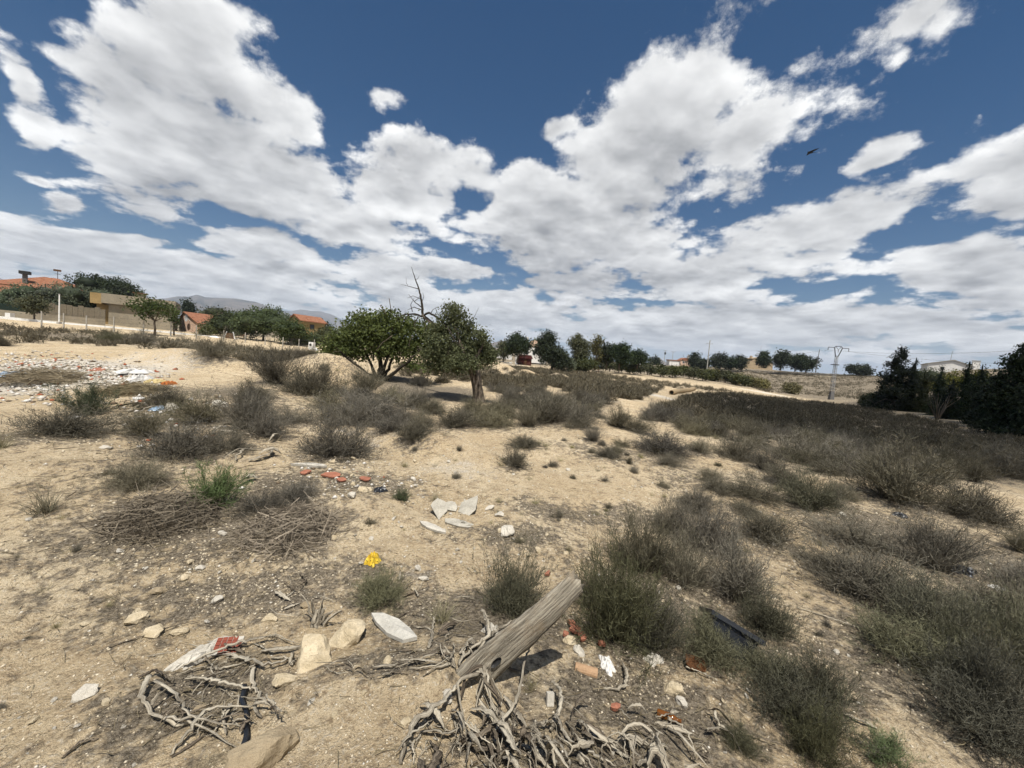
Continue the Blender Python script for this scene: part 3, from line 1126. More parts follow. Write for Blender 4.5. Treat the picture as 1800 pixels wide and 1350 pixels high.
for a in [(120, 650, 150, 22, 1.0), (40, 640, 90, 20, .9), (200, 670, 70, 14, .9), (60, 690, 80, 14, .6), (600, 735, 70, 20, .55), (640, 780, 90, 20, .5),
          (800, 825, 110, 28, .55), (1450, 697, 90, 3, .9), (1340, 690, 70, 2.5, .9), (1160, 697, 40, 5, .8), (1500, 690, 50, 3, .8), (730, 1000, 60, 40, .35),
          (590, 760, 60, 12, .5), (560, 700, 50, 8, .4), (900, 640, 40, 3, .6)]:
    pix_splat(RUB, *a)


def sample(arr, x, y):
    i = np.clip((x - RX0) / RC, 0, RW - 1.001)
    j = np.clip((y - RY0) / RC, 0, RH - 1.001)
    i0 = i.astype(int); j0 = j.astype(int)
    a = i - i0; b = j - j0
    v = arr[j0, i0] * (1 - a) * (1 - b) + arr[j0, i0 + 1] * a * (1 - b) + arr[j0 + 1, i0] * (1 - a) * b + arr[j0 + 1, i0 + 1] * a * b
    inside_ = (x > RX0) & (x < RX0 + RC * RW) & (y > RY0) & (y < RY0 + RC * RH)
    return np.where(inside_, v, 0.0)


# ------------------------------------------------------------------ ground
def build_ground():
    rr = np.concatenate([[0.02], np.linspace(.3, .9, 6), np.exp(np.linspace(math.log(1.0), math.log(12), 280)),
                         np.exp(np.linspace(math.log(12), math.log(500), 190))[1:], np.exp(np.linspace(math.log(500), math.log(9000), 30))[1:]])
    th = np.concatenate([np.linspace(R(14), R(166), 600), np.linspace(R(166), R(374), 56)[1:-1]])
    A, B = np.meshgrid(rr, th, indexing='ij')
    X, Y = A * np.cos(B), A * np.sin(B)
    Z = terrain(X, Y)
    nr, nt = A.shape
    V = np.stack([X, Y, Z], -1).reshape(-1, 3)
    i, j = np.meshgrid(np.arange(nr - 1), np.arange(nt), indexing='ij')
    j2 = (j + 1) % nt
    F = np.stack([i * nt + j, (i + 1) * nt + j, (i + 1) * nt + j2, i * nt + j2], -1).reshape(-1, 4)
    x, y = V[:, 0], V[:, 1]
    lit = sample(LITTER_SHADE, x, y)  # litter plus the painted tree shade
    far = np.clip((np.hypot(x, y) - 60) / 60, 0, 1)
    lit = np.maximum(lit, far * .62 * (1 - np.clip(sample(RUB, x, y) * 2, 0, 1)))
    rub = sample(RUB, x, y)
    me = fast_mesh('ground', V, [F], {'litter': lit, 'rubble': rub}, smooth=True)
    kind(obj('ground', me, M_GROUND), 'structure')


build_ground()


# ------------------------------------------------------------------ mountains
def m_mountain(T, b):
    p = geo_pos(T)
    n = T.noise(p, .0022, 7, .62, .8)
    n2 = T.noise(p, .011, 5, .6)
    c = T.mix(T.ramp(n, .38, .62), (.045, .048, .042, 1), (.13, .11, .09, 1))
    c = T.mix(T.m('MULTIPLY', T.ramp(n2, .55, .65), .6), c, (.23, .19, .155, 1))
    link(T, c, b.inputs['Base Color'])
    bump(T, b, n2, .9, 30)


M_MOUNT = material('mountain_scrub', m_mountain, .95, .02)


def mountain(name, prof, depth, thick, rough, seed):
    """prof: skyline (px, py); a ridge with spurs running down towards the viewer"""
    prof = np.array(prof, float)
    n = 260
    px = np.linspace(prof[0, 0], prof[-1, 0], n)
    py = np.interp(px, prof[:, 0], prof[:, 1])
    rows = 26
    Dv = np.array([ray(a, b) for a, b in zip(px, py)])
    hx = Dv[:, 0] / Dv[:, 1]
    cz = EYE + Dv[:, 2] * depth / Dv[:, 1]
    V = np.zeros((rows + 8, n, 3))
    for j in range(rows + 8):
        s = (j - rows) / rows if j <= rows else (j - rows) / 8.0
        y = depth + s * thick
        f = (1 + s) ** 1.25 if s <= 0 else (1 - s)
        spur = fbm(px * 2.0 + seed + y * .012, np.full(n, y * .02), 42, 4, .5)
        edge = math.sin(math.pi * min(1, max(0, (j + .5) / rows))) if j <= rows else 0
        V[j] = np.stack([hx * y, np.full(n, y), cz * max(f, 0) * (1 - rough * np.clip(spur + .25, 0, 1) * edge) - 5], -1)
    R_, C_ = V.shape[:2]
    i, j = np.meshgrid(np.arange(R_ - 1), np.arange(C_ - 1), indexing='ij')
    F = np.stack([i * C_ + j, i * C_ + j + 1, (i + 1) * C_ + j + 1, (i + 1) * C_ + j], -1).reshape(-1, 4)
    kind(obj(name, fast_mesh(name, V.reshape(-1, 3), [F], smooth=True), M_MOUNT), 'structure')


mountain('mountain', [(-260, 505), (-120, 492), (-40, 486), (0, 488), (12, 493), (22, 494), (33, 489), (48, 495), (62, 501), (110, 512), (160, 524), (200, 530), (235, 523), (262, 525),
                      (290, 524), (312, 520), (330, 521), (346, 517), (362, 522), (390, 523), (415, 524), (450, 530), (490, 545), (530, 560), (580, 580), (640, 600)], 4200, 2400, .8, 3)
mountain('mountain', [(400, 585), (450, 560), (500, 545), (512, 547), (528, 543), (545, 546), (565, 547), (585, 553), (602, 562), (640, 577), (700, 592), (760, 604)], 6500, 2500, .8, 40)
mountain('mountain', [(820, 622), (860, 603), (880, 598), (900, 602), (930, 612), (980, 628)], 3000, 900, .8, 77)
mountain('mountain', [(1100, 647), (1138, 640), (1150, 631), (1158, 627), (1166, 633), (1180, 640), (1230, 652)], 3500, 900, .8, 90)

# unseen cumulus added behind the viewer to shade the right-hand field and the cypresses
SHADOW = [(13, 13), (13, 26), (19, 38), (40, 52), (56, 66), (90, 72), (110, 40), (80, 12), (45, 7.5), (24, 8.5)]


def build_shade_cloud():
    H = 760.0
    pts = np.array(SHADOW, float)
    c = pts.mean(0)
    rng = np.random.default_rng(5)
    n = 72
    ang = np.linspace(0, 2 * np.pi, n, endpoint=False)
    pa = np.arctan2(pts[:, 1] - c[1], pts[:, 0] - c[0])
    pr = np.hypot(pts[:, 0] - c[0], pts[:, 1] - c[1])
    o = np.argsort(pa)
    rad = np.interp(ang, np.concatenate([pa[o] - 2 * np.pi, pa[o], pa[o] + 2 * np.pi]), np.tile(pr[o], 3))
    rad = np.interp(ang, ang, rad) * (1 + .10 * np.sin(ang * 7 + 1) * rng.random(n))
    off = -np.array(LIGHT_DIR[:2]) / (-LIGHT_DIR[2]) * H
    V = []
    m = 16
    for j in range(m + 1):
        s = j / m
        th = np.pi * s
        rj = np.sin(th) ** .7
        zz = H + (18 * np.cos(th) if s < .5 else 7 * np.cos(th))
        for i in range(n):
            k = 1 + .08 * math.sin(i * 1.7 + j * 2.3) * (s < .8)
            V.append((c[0] + off[0] + math.cos(ang[i]) * rad[i] * rj * k, c[1] + off[1] + math.sin(ang[i]) * rad[i] * rj * k, zz))
    F = [(j * n + i, (j + 1) * n + i, (j + 1) * n + (i + 1) % n, j * n + (i + 1) % n) for j in range(m) for i in range(n)]
    me = fast_mesh('cloud', V, [np.array(F)], smooth=True)
    mat = material('shade_cloud_white', lambda T, b: link(T, T.mix(T.noise(geo_pos(T), .05, 4), (.8, .8, .8, 1), (.9, .9, .9, 1)), b.inputs['Base Color']), 1, 0)
    nt = mat.node_tree
    tr = nt.nodes.new('ShaderNodeBsdfTransparent')
    mx = nt.nodes.new('ShaderNodeMixShader')
    mx.inputs[0].default_value = .45
    nt.links.new(nt.nodes['Principled BSDF'].outputs[0], mx.inputs[1])
    nt.links.new(tr.outputs[0], mx.inputs[2])
    nt.links.new(mx.outputs[0], nt.nodes['Material Output'].inputs[0])
    kind(obj('cloud', me, mat), 'structure')  # out of view, added only for the shade it casts


build_shade_cloud()

# ------------------------------------------------------------------ far things: houses, walls, fences, poles, trees
M_WALLC = rough_paint('cream_render', (.48, .42, .31), .2, .8)
M_WALLB = rough_paint('beige_render', (.27, .235, .175), .2, .6)
M_WALLO = rough_paint('ochre_render', (.31, .22, .10), .2, .8)
M_WALLP = rough_paint('pink_render', (.60, .42, .31), .15, .8)
M_WALLW = rough_paint('white_render', (.70, .68, .64), .12, .8)
M_WALLS = rough_paint('sandstone_wall', (.36, .28, .18), .3, 1.5)
M_CONC = rough_paint('concrete', (.36, .34, .30), .25, 2.5)
M_CONCD = rough_paint('dark_concrete', (.13, .125, .12), .3, 2.5)
M_STEEL = rough_paint('galvanised_steel', (.30, .30, .30), .25, 4, rough=.5, spec=.5)
M_IRON = rough_paint('dark_iron', (.03, .03, .03), .3, 4, rough=.6)
M_WHITE = rough_paint('white_paint', (.72, .72, .70), .12, 3)
M_REDP = rough_paint('red_paint', (.075, .022, .02), .25, 2)
M_WIRE = rough_paint('dark_wire', (.05, .05, .05), .2, 4)
M_NET = rough_paint('green_netting', (.012, .022, .016), .3, 6)
M_CANE = rough_paint('cane_fence', (.17, .145, .105), .35, 9)
M_TIMB = rough_paint('brown_timber', (.11, .06, .03), .3, 6)
M_BLUE = rough_paint('blue_tarp', (.03, .045, .09), .3, 3)
M_GLASS = material('window_glass', lambda T, b: link(T, T.mix(T.noise(coords(T), 3, 3), (.01, .012, .015, 1), (.04, .045, .05, 1)), b.inputs['Base Color']), .15, .6)


def m_tile(T, b):
    c = coords(T)
    w = T.n('ShaderNodeTexWave', {'Vector': c, 'Scale': 2.4, 'Distortion': .6, 'Detail': 2}, out=1, bands_direction='X')
    n = T.noise(c, 2.5, 5, .65)
    n2 = T.noise(c, 14, 3, .6)
    a = T.mix(T.ramp(n, .3, .7), (.24, .10, .06, 1), (.37, .18, .105, 1))
    a = T.mix(T.m('MULTIPLY', T.ramp(n2, .5, .7), .4), a, (.20, .09, .055, 1))
    link(T, a, b.inputs['Base Color'])
    bump(T, b, w, .8, .08)


M_TILE = material('terracotta_tiles', m_tile, .85, .1)


def site(px, py, depth):
    """foot of a far thing and the metres that one pixel covers there"""
    p = at(px, py, depth)
    return p, depth / FPX


def window(par, x0, x1, z0, z1, y, mat=None):
    w = MB().box(x0 - .08, x1 + .08, y - .06, y + .05, z0 - .08, z1 + .08).build('window', mat or M_WHITE, par)
    MB().box(x0, x1, y - .075, y - .02, z0, z1).build('pane', M_GLASS, w)
    return w


# hipped house behind the silver hedge
p, s = site(84, 563, 78)
h = empty('house', p, 'house with terracotta hipped roof and weather vane behind the silver-green trees', 'house', rz=R(40))
W, E, A = 7.6, 6.2, 9.0
MB().box(-W, W, 0, 11, -2, E).build('wall', M_WALLC, h)
rf = MB().add([(-W - .5, -.6, E + .003), (W + .5, -.6, E + .003), (W + .5, 11.6, E + .003), (-W - .5, 11.6, E + .003), (-1.6, 5.5, A), (.4, 5.5, A)],
              [(0, 1, 5, 4), (1, 2, 5), (2, 3, 4, 5), (3, 0, 4), (3, 2, 1, 0)]).build('roof', M_TILE, h)
MB().box(-3.5, -2.9, 1, 1.6, E - .1, A - .3).build('chimney', M_CONCD, rf)
MB().box(-3.9, -2.5, .7, 1.9, A - .3, A + .3).build('chimney_cap', M_IRON, rf)
vx = .3
MB().tube([(vx, 5.5, A - .2), (vx, 5.5, A + 1.9)], .05).build('vane_pole', M_IRON, h)
MB().box(vx - .6, vx + .5, 5.44, 5.56, A + 1.5, A + 1.9).build('weather_vane', M_TIMB, h)
MB().box(vx - .4, vx + .4, 5.43, 5.57, A + .9, A + .97).build('vane_crossbar', M_IRON, h)
for k in (-5, 0, 4):
    window(h, k - .6, k + .6, 2.6, 4.0, 0)

# neighbouring roof at the left edge
p, s = site(-30, 560, 70)
h = empty('house', p, 'house with brown wall and tiled eaves cut by the left edge', 'house')
MB().box(-40 * s, 34 * s, 0, 8, -2, 4.2).build('wall', M_WALLP, h)
MB().prism([(-42 * s, 4.2), (38 * s, 4.2), (38 * s, 4.5), (0, 6.6), (-42 * s, 4.5)], -.6, 8.6).build('roof', M_TILE, h)
window(h, 24 * s, 30 * s, 1.2, 2.6, 0)

# beige flat-roofed house
p, s = site(240, 579, 60)
h = empty('house', p, 'long beige flat-roofed house with a chimney, left of the fig tree', 'house', rz=R(36))
W = 62 * s * .76
MB().box(-W + 1.0, W, 0.5, 7, -2, 3.55).build('wall', M_WALLB, h)
MB().box(-W + .3, W + .3, 0, 7.4, 3.55, 5.0).build('parapet', M_WALLB, h)
MB().box(-W - .9, -W + .297, .2, 3, 3.4, 4.95).build('corner_block', M_WALLO, h)
MB().box(-W - .4, -W + .9, 1.2, 3, -2, 3.397).build('porch_wall', M_WALLO, h)
c = MB().box(-W + 3.4, -W + 4.7, 3, 4, 5.0, 5.75).build('chimney', M_WALLB, h)
MB().box(-W + 3.2, -W + 4.9, 2.8, 4.2, 5.75, 5.9).build('chimney_cap', M_TIMB, c)

# salmon house with the dish
p, s = site(346, 592, 66)
h = empty('house', p, 'salmon house with orange tiled roof and a white satellite dish', 'house', rz=R(62))
MB().prism([(0, -2), (7.5, -2), (7.5, 2.5), (0, 2.5)], 0, 6.4).build('wall', M_WALLP, h)
MB().add([(0, 0, 2.503), (0, 6.4, 2.503), (0, 4.6, 4.1), (.25, 0, 2.503), (.25, 6.4, 2.503), (.25, 4.6, 4.1)], [(0, 2, 1), (3, 4, 5), (0, 3, 5, 2), (2, 5, 4, 1), (1, 4, 3, 0)]).build('gable', M_WALLP, h)
MB().add([(-.2, -.6, 2.35), (7.8, -.6, 2.35), (7.8, 4.6, 4.25), (-.2, 4.6, 4.25), (-.2, 6.8, 2.4), (7.8, 6.8, 2.4),
          (-.2, -.6, 2.2), (7.8, -.6, 2.2), (7.8, 4.6, 4.1), (-.2, 4.6, 4.1), (-.2, 6.8, 2.25), (7.8, 6.8, 2.25)],
         [(0, 1, 2, 3), (3, 2, 5, 4), (9, 8, 7, 6), (10, 11, 8, 9), (0, 6, 7, 1), (4, 5, 11, 10), (0, 3, 9, 6), (3, 4, 10, 9), (1, 7, 8, 2), (2, 8, 11, 5)]).build('roof', M_TILE, h)
MB().box(5, 5.6, 4.2, 4.8, 3.6, 4.9).build('chimney', M_WALLP, h)
_d = MB()
_d.add([(-.55, 2.6 + .62 * math.cos(a) * 1, 3.1 + .62 * math.sin(a)) for a in np.linspace(0, 2 * math.pi, 16, endpoint=False)] + [(-.35, 2.6, 3.1)],
       [(i, (i + 1) % 16, 16) for i in range(16)] + [((i + 1) % 16, i, 16) for i in range(16)])
_d.tube([(-.35, 2.6, 3.1), (.02, 2.6, 2.6)], .06)
_d.build('satellite_dish', M_WHITE, h)
for k in (1.8, 4.6):
    window(h, k, k + 1.0, .9, 2.0, 0, M_TIMB)
MB().box(2.9, 3.9, -.05, .02, -1.0, 1.6).build('door', M_TIMB, h)
MB().box(-1.2, -.003, 6.0, 9, 1.9, 2.15).build('porch_roof', M_TILE, h)
MB().box(-1.1, -.9, 8.6, 8.9, -2, 1.9).build('porch_post', M_WALLP, h)

# yellow house
p, s = site(527, 590, 88)
h = empty('house', p, 'yellow house with tiled roof rising behind the bright green trees', 'house', rz=R(58))
MB().box(0, 6.0, 0, 5.0, -2, 3.6).build('wall', M_WALLO, h)
MB().add([(0, 0, 3.603), (0, 5, 3.603), (0, 2.5, 4.7), (6, 0, 3.603), (6, 5, 3.603), (6, 2.5, 4.7)], [(0, 2, 1), (3, 4, 5), (0, 3, 5, 2), (2, 5, 4, 1), (0, 1, 4, 3)]).build('gable', M_WALLO, h)
MB().prism([(-.4, 3.35), (2.5, 4.72), (5.4, 3.35), (5.4, 3.55), (2.5, 4.95), (-.4, 3.55)], -.3, 6.3).build('roof', M_TILE, h, rot=(0, 0, R(-90)), loc=(0, 5.0, 0))
window(h, 2.3, 3.2, 1.8, 2.8, 0, M_TIMB)
MB().box(-.06, .02, 1.6, 2.5, 2.0, 3.0).build('window', M_TIMB, h)

# pale wall along the lane, cane screen on top, netting further left
def wall_run(name, pix, hgt, th, mat, label, cat, drop=1.0, lift=0.0):
    """a wall following the ground through (px, py, depth); built in panels"""
    P = [at(*q) for q in pix]
    root = empty(name, P[0], label, cat)
    for a, b in zip(P[:-1], P[1:]):
        a_, b_ = a - P[0], b - P[0]
        t = b_ - a_; t[2] = 0; t /= np.linalg.norm(t)
        nrm = np.array([-t[1], t[0], 0]) * th / 2
        vs = []
        for q in (a_, b_):
            for sg in (-1, 1):
                for z in (lift - (drop if lift == 0 else 0), lift + hgt):
                    vs.append(q + nrm * sg + np.array([0, 0, z]))
        MB().add(vs, [(0, 1, 3, 2), (4, 6, 7, 5), (0, 4, 5, 1), (2, 3, 7, 6), (1, 5, 7, 3), (0, 2, 6, 4)]).build('wall_panel', mat, root)
    return root


wall_run('boundary_wall', [(-60, 550, 50), (0, 557, 51), (75, 564, 52), (185, 573, 56)], .95, .2, M_WALLB, 'low beige wall along the lane in front of the silver-green trees', 'wall')
wall_run('pavement_kerb', [(-60, 552, 47), (0, 558, 48), (150, 572, 50), (300, 585, 53), (345, 590, 55), (420, 597, 58)], .16, .5, M_WHITE, 'white kerb running along the foot of the walls and houses at left', 'kerb')
cf = empty('cane_fence', at(75, 564, 52), 'grey cane screen on top of the low beige wall', 'fence')
a0, a1 = at(75, 564, 52), at(185, 573, 56)
for k in range(11):
    q0 = a0 + (a1 - a0) * (k / 11) - a0
    q1 = a0 + (a1 - a0) * ((k + .96) / 11) - a0
    up = np.array([0, 0, 1.0])
    hgt = 1.5 + .12 * math.sin(k * 2.3)
    vs = [q0 + up * .955, q1 + up * .955, q1 + up * (.95 + hgt), q0 + up * (.95 + hgt)]
    n_ = np.array([.02, -.06, 0])
    MB().add(vs + [v - n_ for v in vs], [(0, 1, 2, 3), (7, 6, 5, 4), (0, 4, 5, 1), (2, 6, 7, 3), (1, 5, 6, 2), (0, 3, 7, 4)]).build('cane_panel', M_CANE, cf)
wall_run('netting_fence', [(-60, 548, 54), (0, 555, 55), (48, 560, 55.5)], 1.8, .05, M_NET, 'dark green netting fence at the left edge behind the low wall', 'fence')
wall_run('white_bench', [(13, 557.5, 50.3), (22, 558, 50.3)], .55, .5, M_WHITE, 'small white bench by the low wall near the left edge', 'bench', drop=0)


def fence(name, pix, label, hgt=1.5, rad=.05):
    P = [at(*q) for q in pix]
    for q in P:
        q[2] = gz(q[0], q[1])
    root = empty(name, P[0], label, 'fence')
    for i, q in enumerate(P):
        b = q - P[0]
        MB().tube([b + np.array([0, 0, -.3]), b + np.array([.02 * math.sin(i * 5), 0, hgt * (1 + .06 * math.sin(i * 3))])], [rad, rad * .85], 5).build('post', M_CONC, root)
    for z in (.35, .75, 1.15, hgt - .1):
        MB().tube([tuple(q - P[0] + np.array([0, 0, z])) for q in P], .008, 3).build('wire', M_WIRE, root)


fence('wire_fence', [(73, 571, 42), (112, 574, 42), (152, 577, 43), (200, 581, 44), (252, 586, 46), (300, 590, 47), (345, 593, 49)], 'wire fence on pale posts in front of the lane and the beige house', 1.75, .075)
fence('wire_fence', [(393, 594, 51), (431, 600, 52), (466, 604, 53), (497, 608, 53), (525, 610, 54), (552, 613, 55)], 'wire fence on pale posts below the bright green trees', 1.35, .07)

p, s = site(104, 567, 49)
h = empty('street_pole', p, 'tall thin white pole standing at the lane in front of the silver-green trees', 'pole')
MB().tube([(0, 0, -.5), (0, 0, 3.55)], [.085, .06], 8).build('shaft', M_WHITE, h)
MB().tube([(0, 0, 3.55), (0, 0, 3.62)], .09, 8).build('cap', M_STEEL, h)
MB().box(-.16, .16, -.16, .16, -.5, .08).build('foot_plate', M_CONC, h)

# brown frame with two white leaning poles, white sheet, old white appliance
p, s = site(402, 597, 56)
h = empty('timber_frame', p, 'brown A-shaped timber frame with white leaning poles by the fence', 'frame')
for sx in (-1, 1):
    MB().tube([(sx * 1.0, 0, -.3), (sx * .45, .2, 1.15)], .06, 5).build('leaning_pole', M_WHITE, h)
MB().add([(-.8, .1, -.3), (.8, .1, -.3), (.35, .15, .95), (-.35, .15, .95), (-.8, .4, -.3), (.8, .4, -.3), (.35, .35, .95), (-.35, .35, .95)],
         [(0, 1, 2, 3), (7, 6, 5, 4), (0, 4, 5, 1), (1, 5, 6, 2), (2, 6, 7, 3), (3, 7, 4, 0)]).build('board', M_TIMB, h)
p, s = site(374, 594, 55)
mb = MB()
mb.add([(-.7, -.2, 0), (.7, -.25, .0), (.75, .3, .12), (.2, .35, .3), (-.4, .3, .28), (-.75, .2, .1), (-.7, -.2, -.2), (.7, -.25, -.2), (.75, .3, -.2), (-.75, .3, -.2)],
       [(0, 1, 2, 3), (0, 3, 4, 5), (0, 6, 7, 1), (1, 7, 8, 2), (5, 9, 6, 0), (2, 8, 9, 5), (2, 5, 4, 3)])
tag(mb.build('plastic_sheet', M_WHITE, loc=p), 'crumpled white plastic sheet lying beside the timber frame', 'sheet')
p, s = site(548, 614, 54)
h = empty('old_appliance', p, 'discarded white appliance standing by the last fence post', 'appliance')
MB().box(-.32, .32, -.3, .3, -.1, 1.0).build('cabinet', M_WHITE, h)
MB().tube([(-.05, -.31, .62), (-.05, -.345, .62)], .17, 14).build('door_ring', M_IRON, h)
p, s = site(553, 617, 52.5)
tag(MB().add([(-.35, 0, 0), (.15, -.1, -.1), (.45, .1, .25), (.0, .2, .55), (-.35, .05, -.06), (.15, -.05, -.16), (.45, .16, .2), (.0, .26, .5)],
             [(0, 1, 2, 3), (7, 6, 5, 4), (0, 4, 5, 1), (1, 5, 6, 2), (2, 6, 7, 3), (3, 7, 4, 0)]).build('white_board', M_WHITE, loc=p), 'tilted white board leaning in front of the discarded appliance', 'board')

# ---- middle distance
p, s = site(922, 641, 92)
h = empty('red_shed', p, 'dark red shed with slatted front beside the big pine', 'shed')
MB().box(-1.6, 1.6, 0, 2.4, -1, 1.55).build('wall', M_REDP, h)
MB().prism([(-1.85, 1.5), (1.85, 1.5), (1.85, 1.62), (1.4, 2.35), (-1.4, 2.35), (-1.85, 1.62)], -.3, 2.7).build('roof', M_REDP, h)
MB().box(-.1, .45, -.06, .02, -.2, 1.2).build('door', M_TIMB, h)
for k in range(9):
    MB().box(-1.55 + k * .38, -1.45 + k * .38, -.12, -.03, -.4, .75).build('slat', M_TIMB, h)
p, s = site(943, 632, 108)
h = empty('house', p, 'white house with pinkish gabled roof between the round pine and the big pine', 'house')
MB().box(-4.2, 2.5, 0, 5, -1, 3.2).build('wall', M_WALLW, h)
MB().prism([(-3.4, 3.203), (1.5, 3.203), (1.4, 4.4), (-.8, 5.4), (-3.2, 4.4)], .5, 5).build('gable', M_WALLP, h)
MB().box(-3.2, -2.7, .3, .8, 3.2, 6.1).build('chimney', M_WALLW, h)
for k in (-3.2, -1.2, .9):
    window(h, k, k + .8, 1.2, 2.4, 0)
p, s = site(877, 632, 115)
h = empty('house', p, 'low white house half hidden behind the right-hand tree crown', 'house')
MB().box(-3.5, 3.8, 0, 5, -1, 3.0).build('wall', M_WALLW, h)
MB().box(-3.9, 4.2, -.4, 5.4, 3.003, 3.35).build('roof', M_CONC, h)
window(h, -2, -1, 1, 2.2, 0)
window(h, 1, 2, 1, 2.2, 0)
p, s = site(908, 634, 93)
h = empty('chimney_stack', p, 'small white chimney standing beside the red shed', 'chimney')
MB().box(-.35, .35, 0, .7, -1, 1.5).build('stack', M_WALLW, h)
MB().box(-.5, .5, -.15, .85, 1.5, 1.65).build('cap', M_WALLW, h)
MB().box(-.25, .25, .1, .6, 1.65, 2.1).build('cowl', M_WALLW, h)
wall_run('white_wall', [(868, 640, 96), (900, 641.5, 95)], .7, .2, M_WALLW, 'short white wall left of the red shed', 'wall')
p, s = site(1043, 656, 78)
h = empty('tarp_shelter', p, 'open shelter with a dark blue tarpaulin roof at the end of the olive row', 'shelter')
for x, y in ((-1.0, 0), (1.0, 0), (-1.0, 1.6), (1.0, 1.6)):
    MB().tube([(x, y, -.5), (x, y, 1.5)], .05, 5).build('post', M_TIMB, h)
MB().add([(-1.3, -.3, 1.5), (1.3, -.3, 1.55), (1.2, 1.9, 1.7), (-1.2, 1.9, 1.65), (-1.3, -.3, 1.42), (1.3, -.3, 1.47), (1.2, 1.9, 1.62), (-1.2, 1.9, 1.57)],
         [(0, 1, 2, 3), (7, 6, 5, 4), (0, 4, 5, 1), (1, 5, 6, 2), (2, 6, 7, 3), (3, 7, 4, 0)]).build('tarpaulin', M_BLUE, h)

# skyline houses
p, s = site(1206, 641, 250)
h = empty('house', p, 'salmon far house with a white chimney left of the round skyline tree', 'house')
MB().box(-3.8, 3.0, 0, 6, -2, 2.6).build('wall', M_WALLP, h)
MB().prism([(-4.0, 2.603), (3.2, 2.603), (1.6, 4.2), (-1.0, 4.4)], -.3, 6.3).build('roof', M_TILE, h)
MB().box(.9, 2.0, 1, 2, 3.0, 6.0).build('chimney', M_WALLW, h)
MB().box(-10.5, -3.803, 1, 6, -2, 1.9).build('annex', M_WALLW, h)
MB().box(-10.9, -3.803, .7, 6.3, 1.903, 2.5).build('annex_roof', M_TILE, h)
window(h, -2.4, -1.2, .8, 2.0, 0)
p, s = site(1333, 644, 215)
h = empty('house', p, 'low sandstone house with shallow gable on the skyline', 'house')
MB().prism([(-8.5, -2), (8, -2), (8, 2.2), (1, 4.9), (-3.2, 4.0), (-4.0, 2.6), (-8.5, 2.4)], 0, 8).build('wall', M_WALLS, h)
MB().add([(8.3, -.3, 2.2), (1, -.3, 5.0), (-4.2, -.3, 3.9), (8.3, 8.3, 2.2), (1, 8.3, 5.0), (-4.2, 8.3, 3.9), (8.3, -.3, 2.4), (1, -.3, 5.2), (-4.2, -.3, 4.1), (8.3, 8.3, 2.4), (1, 8.3, 5.2), (-4.2, 8.3, 4.1)],
         [(6, 9, 10, 7), (7, 10, 11, 8), (0, 1, 7, 6), (1, 2, 8, 7), (3, 9, 10, 4), (4, 10, 11, 5), (0, 6, 9, 3), (2, 5, 11, 8)]).build('roof', M_WALLS, h)
MB().box(-3.6, -2.6, 2, 3, 3.6, 5.6).build('chimney', M_WALLS, h)
MB().tube([(2.6, 4, 4), (2.8, 4, 11.5)], [.09, .05], 5).build('antenna_mast', M_STEEL, h)
window(h, -1.5, -.3, .9, 2.0, 0, M_TIMB)
p, s = site(1672, 662, 112)
h = empty('house', p, 'plain white gabled house with an antenna above the cypress hedge', 'house', rz=R(-38))
MB().prism([(-5.0, -2), (4.0, -2), (4.0, 3.1), (0.1, 4.7), (-5.0, 3.5)], 0, 9).build('wall', M_WALLW, h)
MB().add([(4.3, -.3, 3.0), (.1, -.3, 4.72), (-5.3, -.3, 3.42), (4.3, 9.3, 3.0), (.1, 9.3, 4.72), (-5.3, 9.3, 3.42), (4.3, -.3, 3.15), (.1, -.3, 4.9), (-5.3, -.3, 3.57), (4.3, 9.3, 3.15), (.1, 9.3, 4.9), (-5.3, 9.3, 3.57)],
         [(6, 9, 10, 7), (7, 10, 11, 8), (0, 1, 7, 6), (1, 2, 8, 7), (3, 9, 10, 4), (4, 10, 11, 5), (0, 6, 9, 3), (2, 5, 11, 8)]).build('roof', M_CONC, h)
MB().box(4.003, 9.2, 1.5, 8, -2, 2.4).build('annex', M_WALLW, h)
MB().box(4.4, 5.8, 3, 4.4, 2.4, 5.0).build('chimney', M_WALLW, h)
MB().box(4.3, 5.9, 2.9, 4.5, 5.0, 5.12).build('chimney_cap', M_CONC, h)
MB().tube([(0.1, 4, 4.6), (.3, 4, 7.7)], [.07, .04], 5).build('antenna_mast', M_STEEL, h)
window(h, -2.3, -1.6, 1.9, 2.7, 0, M_CONC)

# walls and terraces on the far slope
wall_run('field_wall', [(1120, 645, 190), (1200, 648, 188), (1300, 653, 186), (1400, 658, 184), (1500, 663, 182), (1560, 667, 180)], .7, .5, M_CONCD, 'dark wall line along the top of the far slope', 'wall')
wall_run('retaining_wall', [(1440, 664, 165), (1485, 666, 163), (1530, 668, 160)], .9, .5, M_WALLC, 'short pale retaining wall behind the pylon', 'wall')


# ---- poles and the pylon
def utility_pole(px, pyb, pyt, depth, label, arms=(), rad=.12, lean=0.0, mat=None, box=None):
    p, s = site(px, pyb, depth)
    H = (pyb - pyt) * s
    h = empty('utility_pole', p, label, 'pole')
    MB().tube([(0, 0, -1), (lean * H, 0, H)], [rad, rad * .7], 7).build('shaft', mat or M_CONC, h)
    for (z, w) in arms:
        MB().box(lean * H - w, lean * H + w, -.08, .08, H * z - .07, H * z + .07).build('cross_arm', mat or M_STEEL, h)
        for k in (-.9, 0, .9):
            MB().tube([(lean * H + k * w, 0, H * z + .07), (lean * H + k * w, 0, H * z + .35)], .05, 5).build('insulator', M_IRON, h)
    if box:
        MB().box(-box, box, -.5, -.1, H * .7, H * .86).build('transformer', M_IRON, h)
    return h


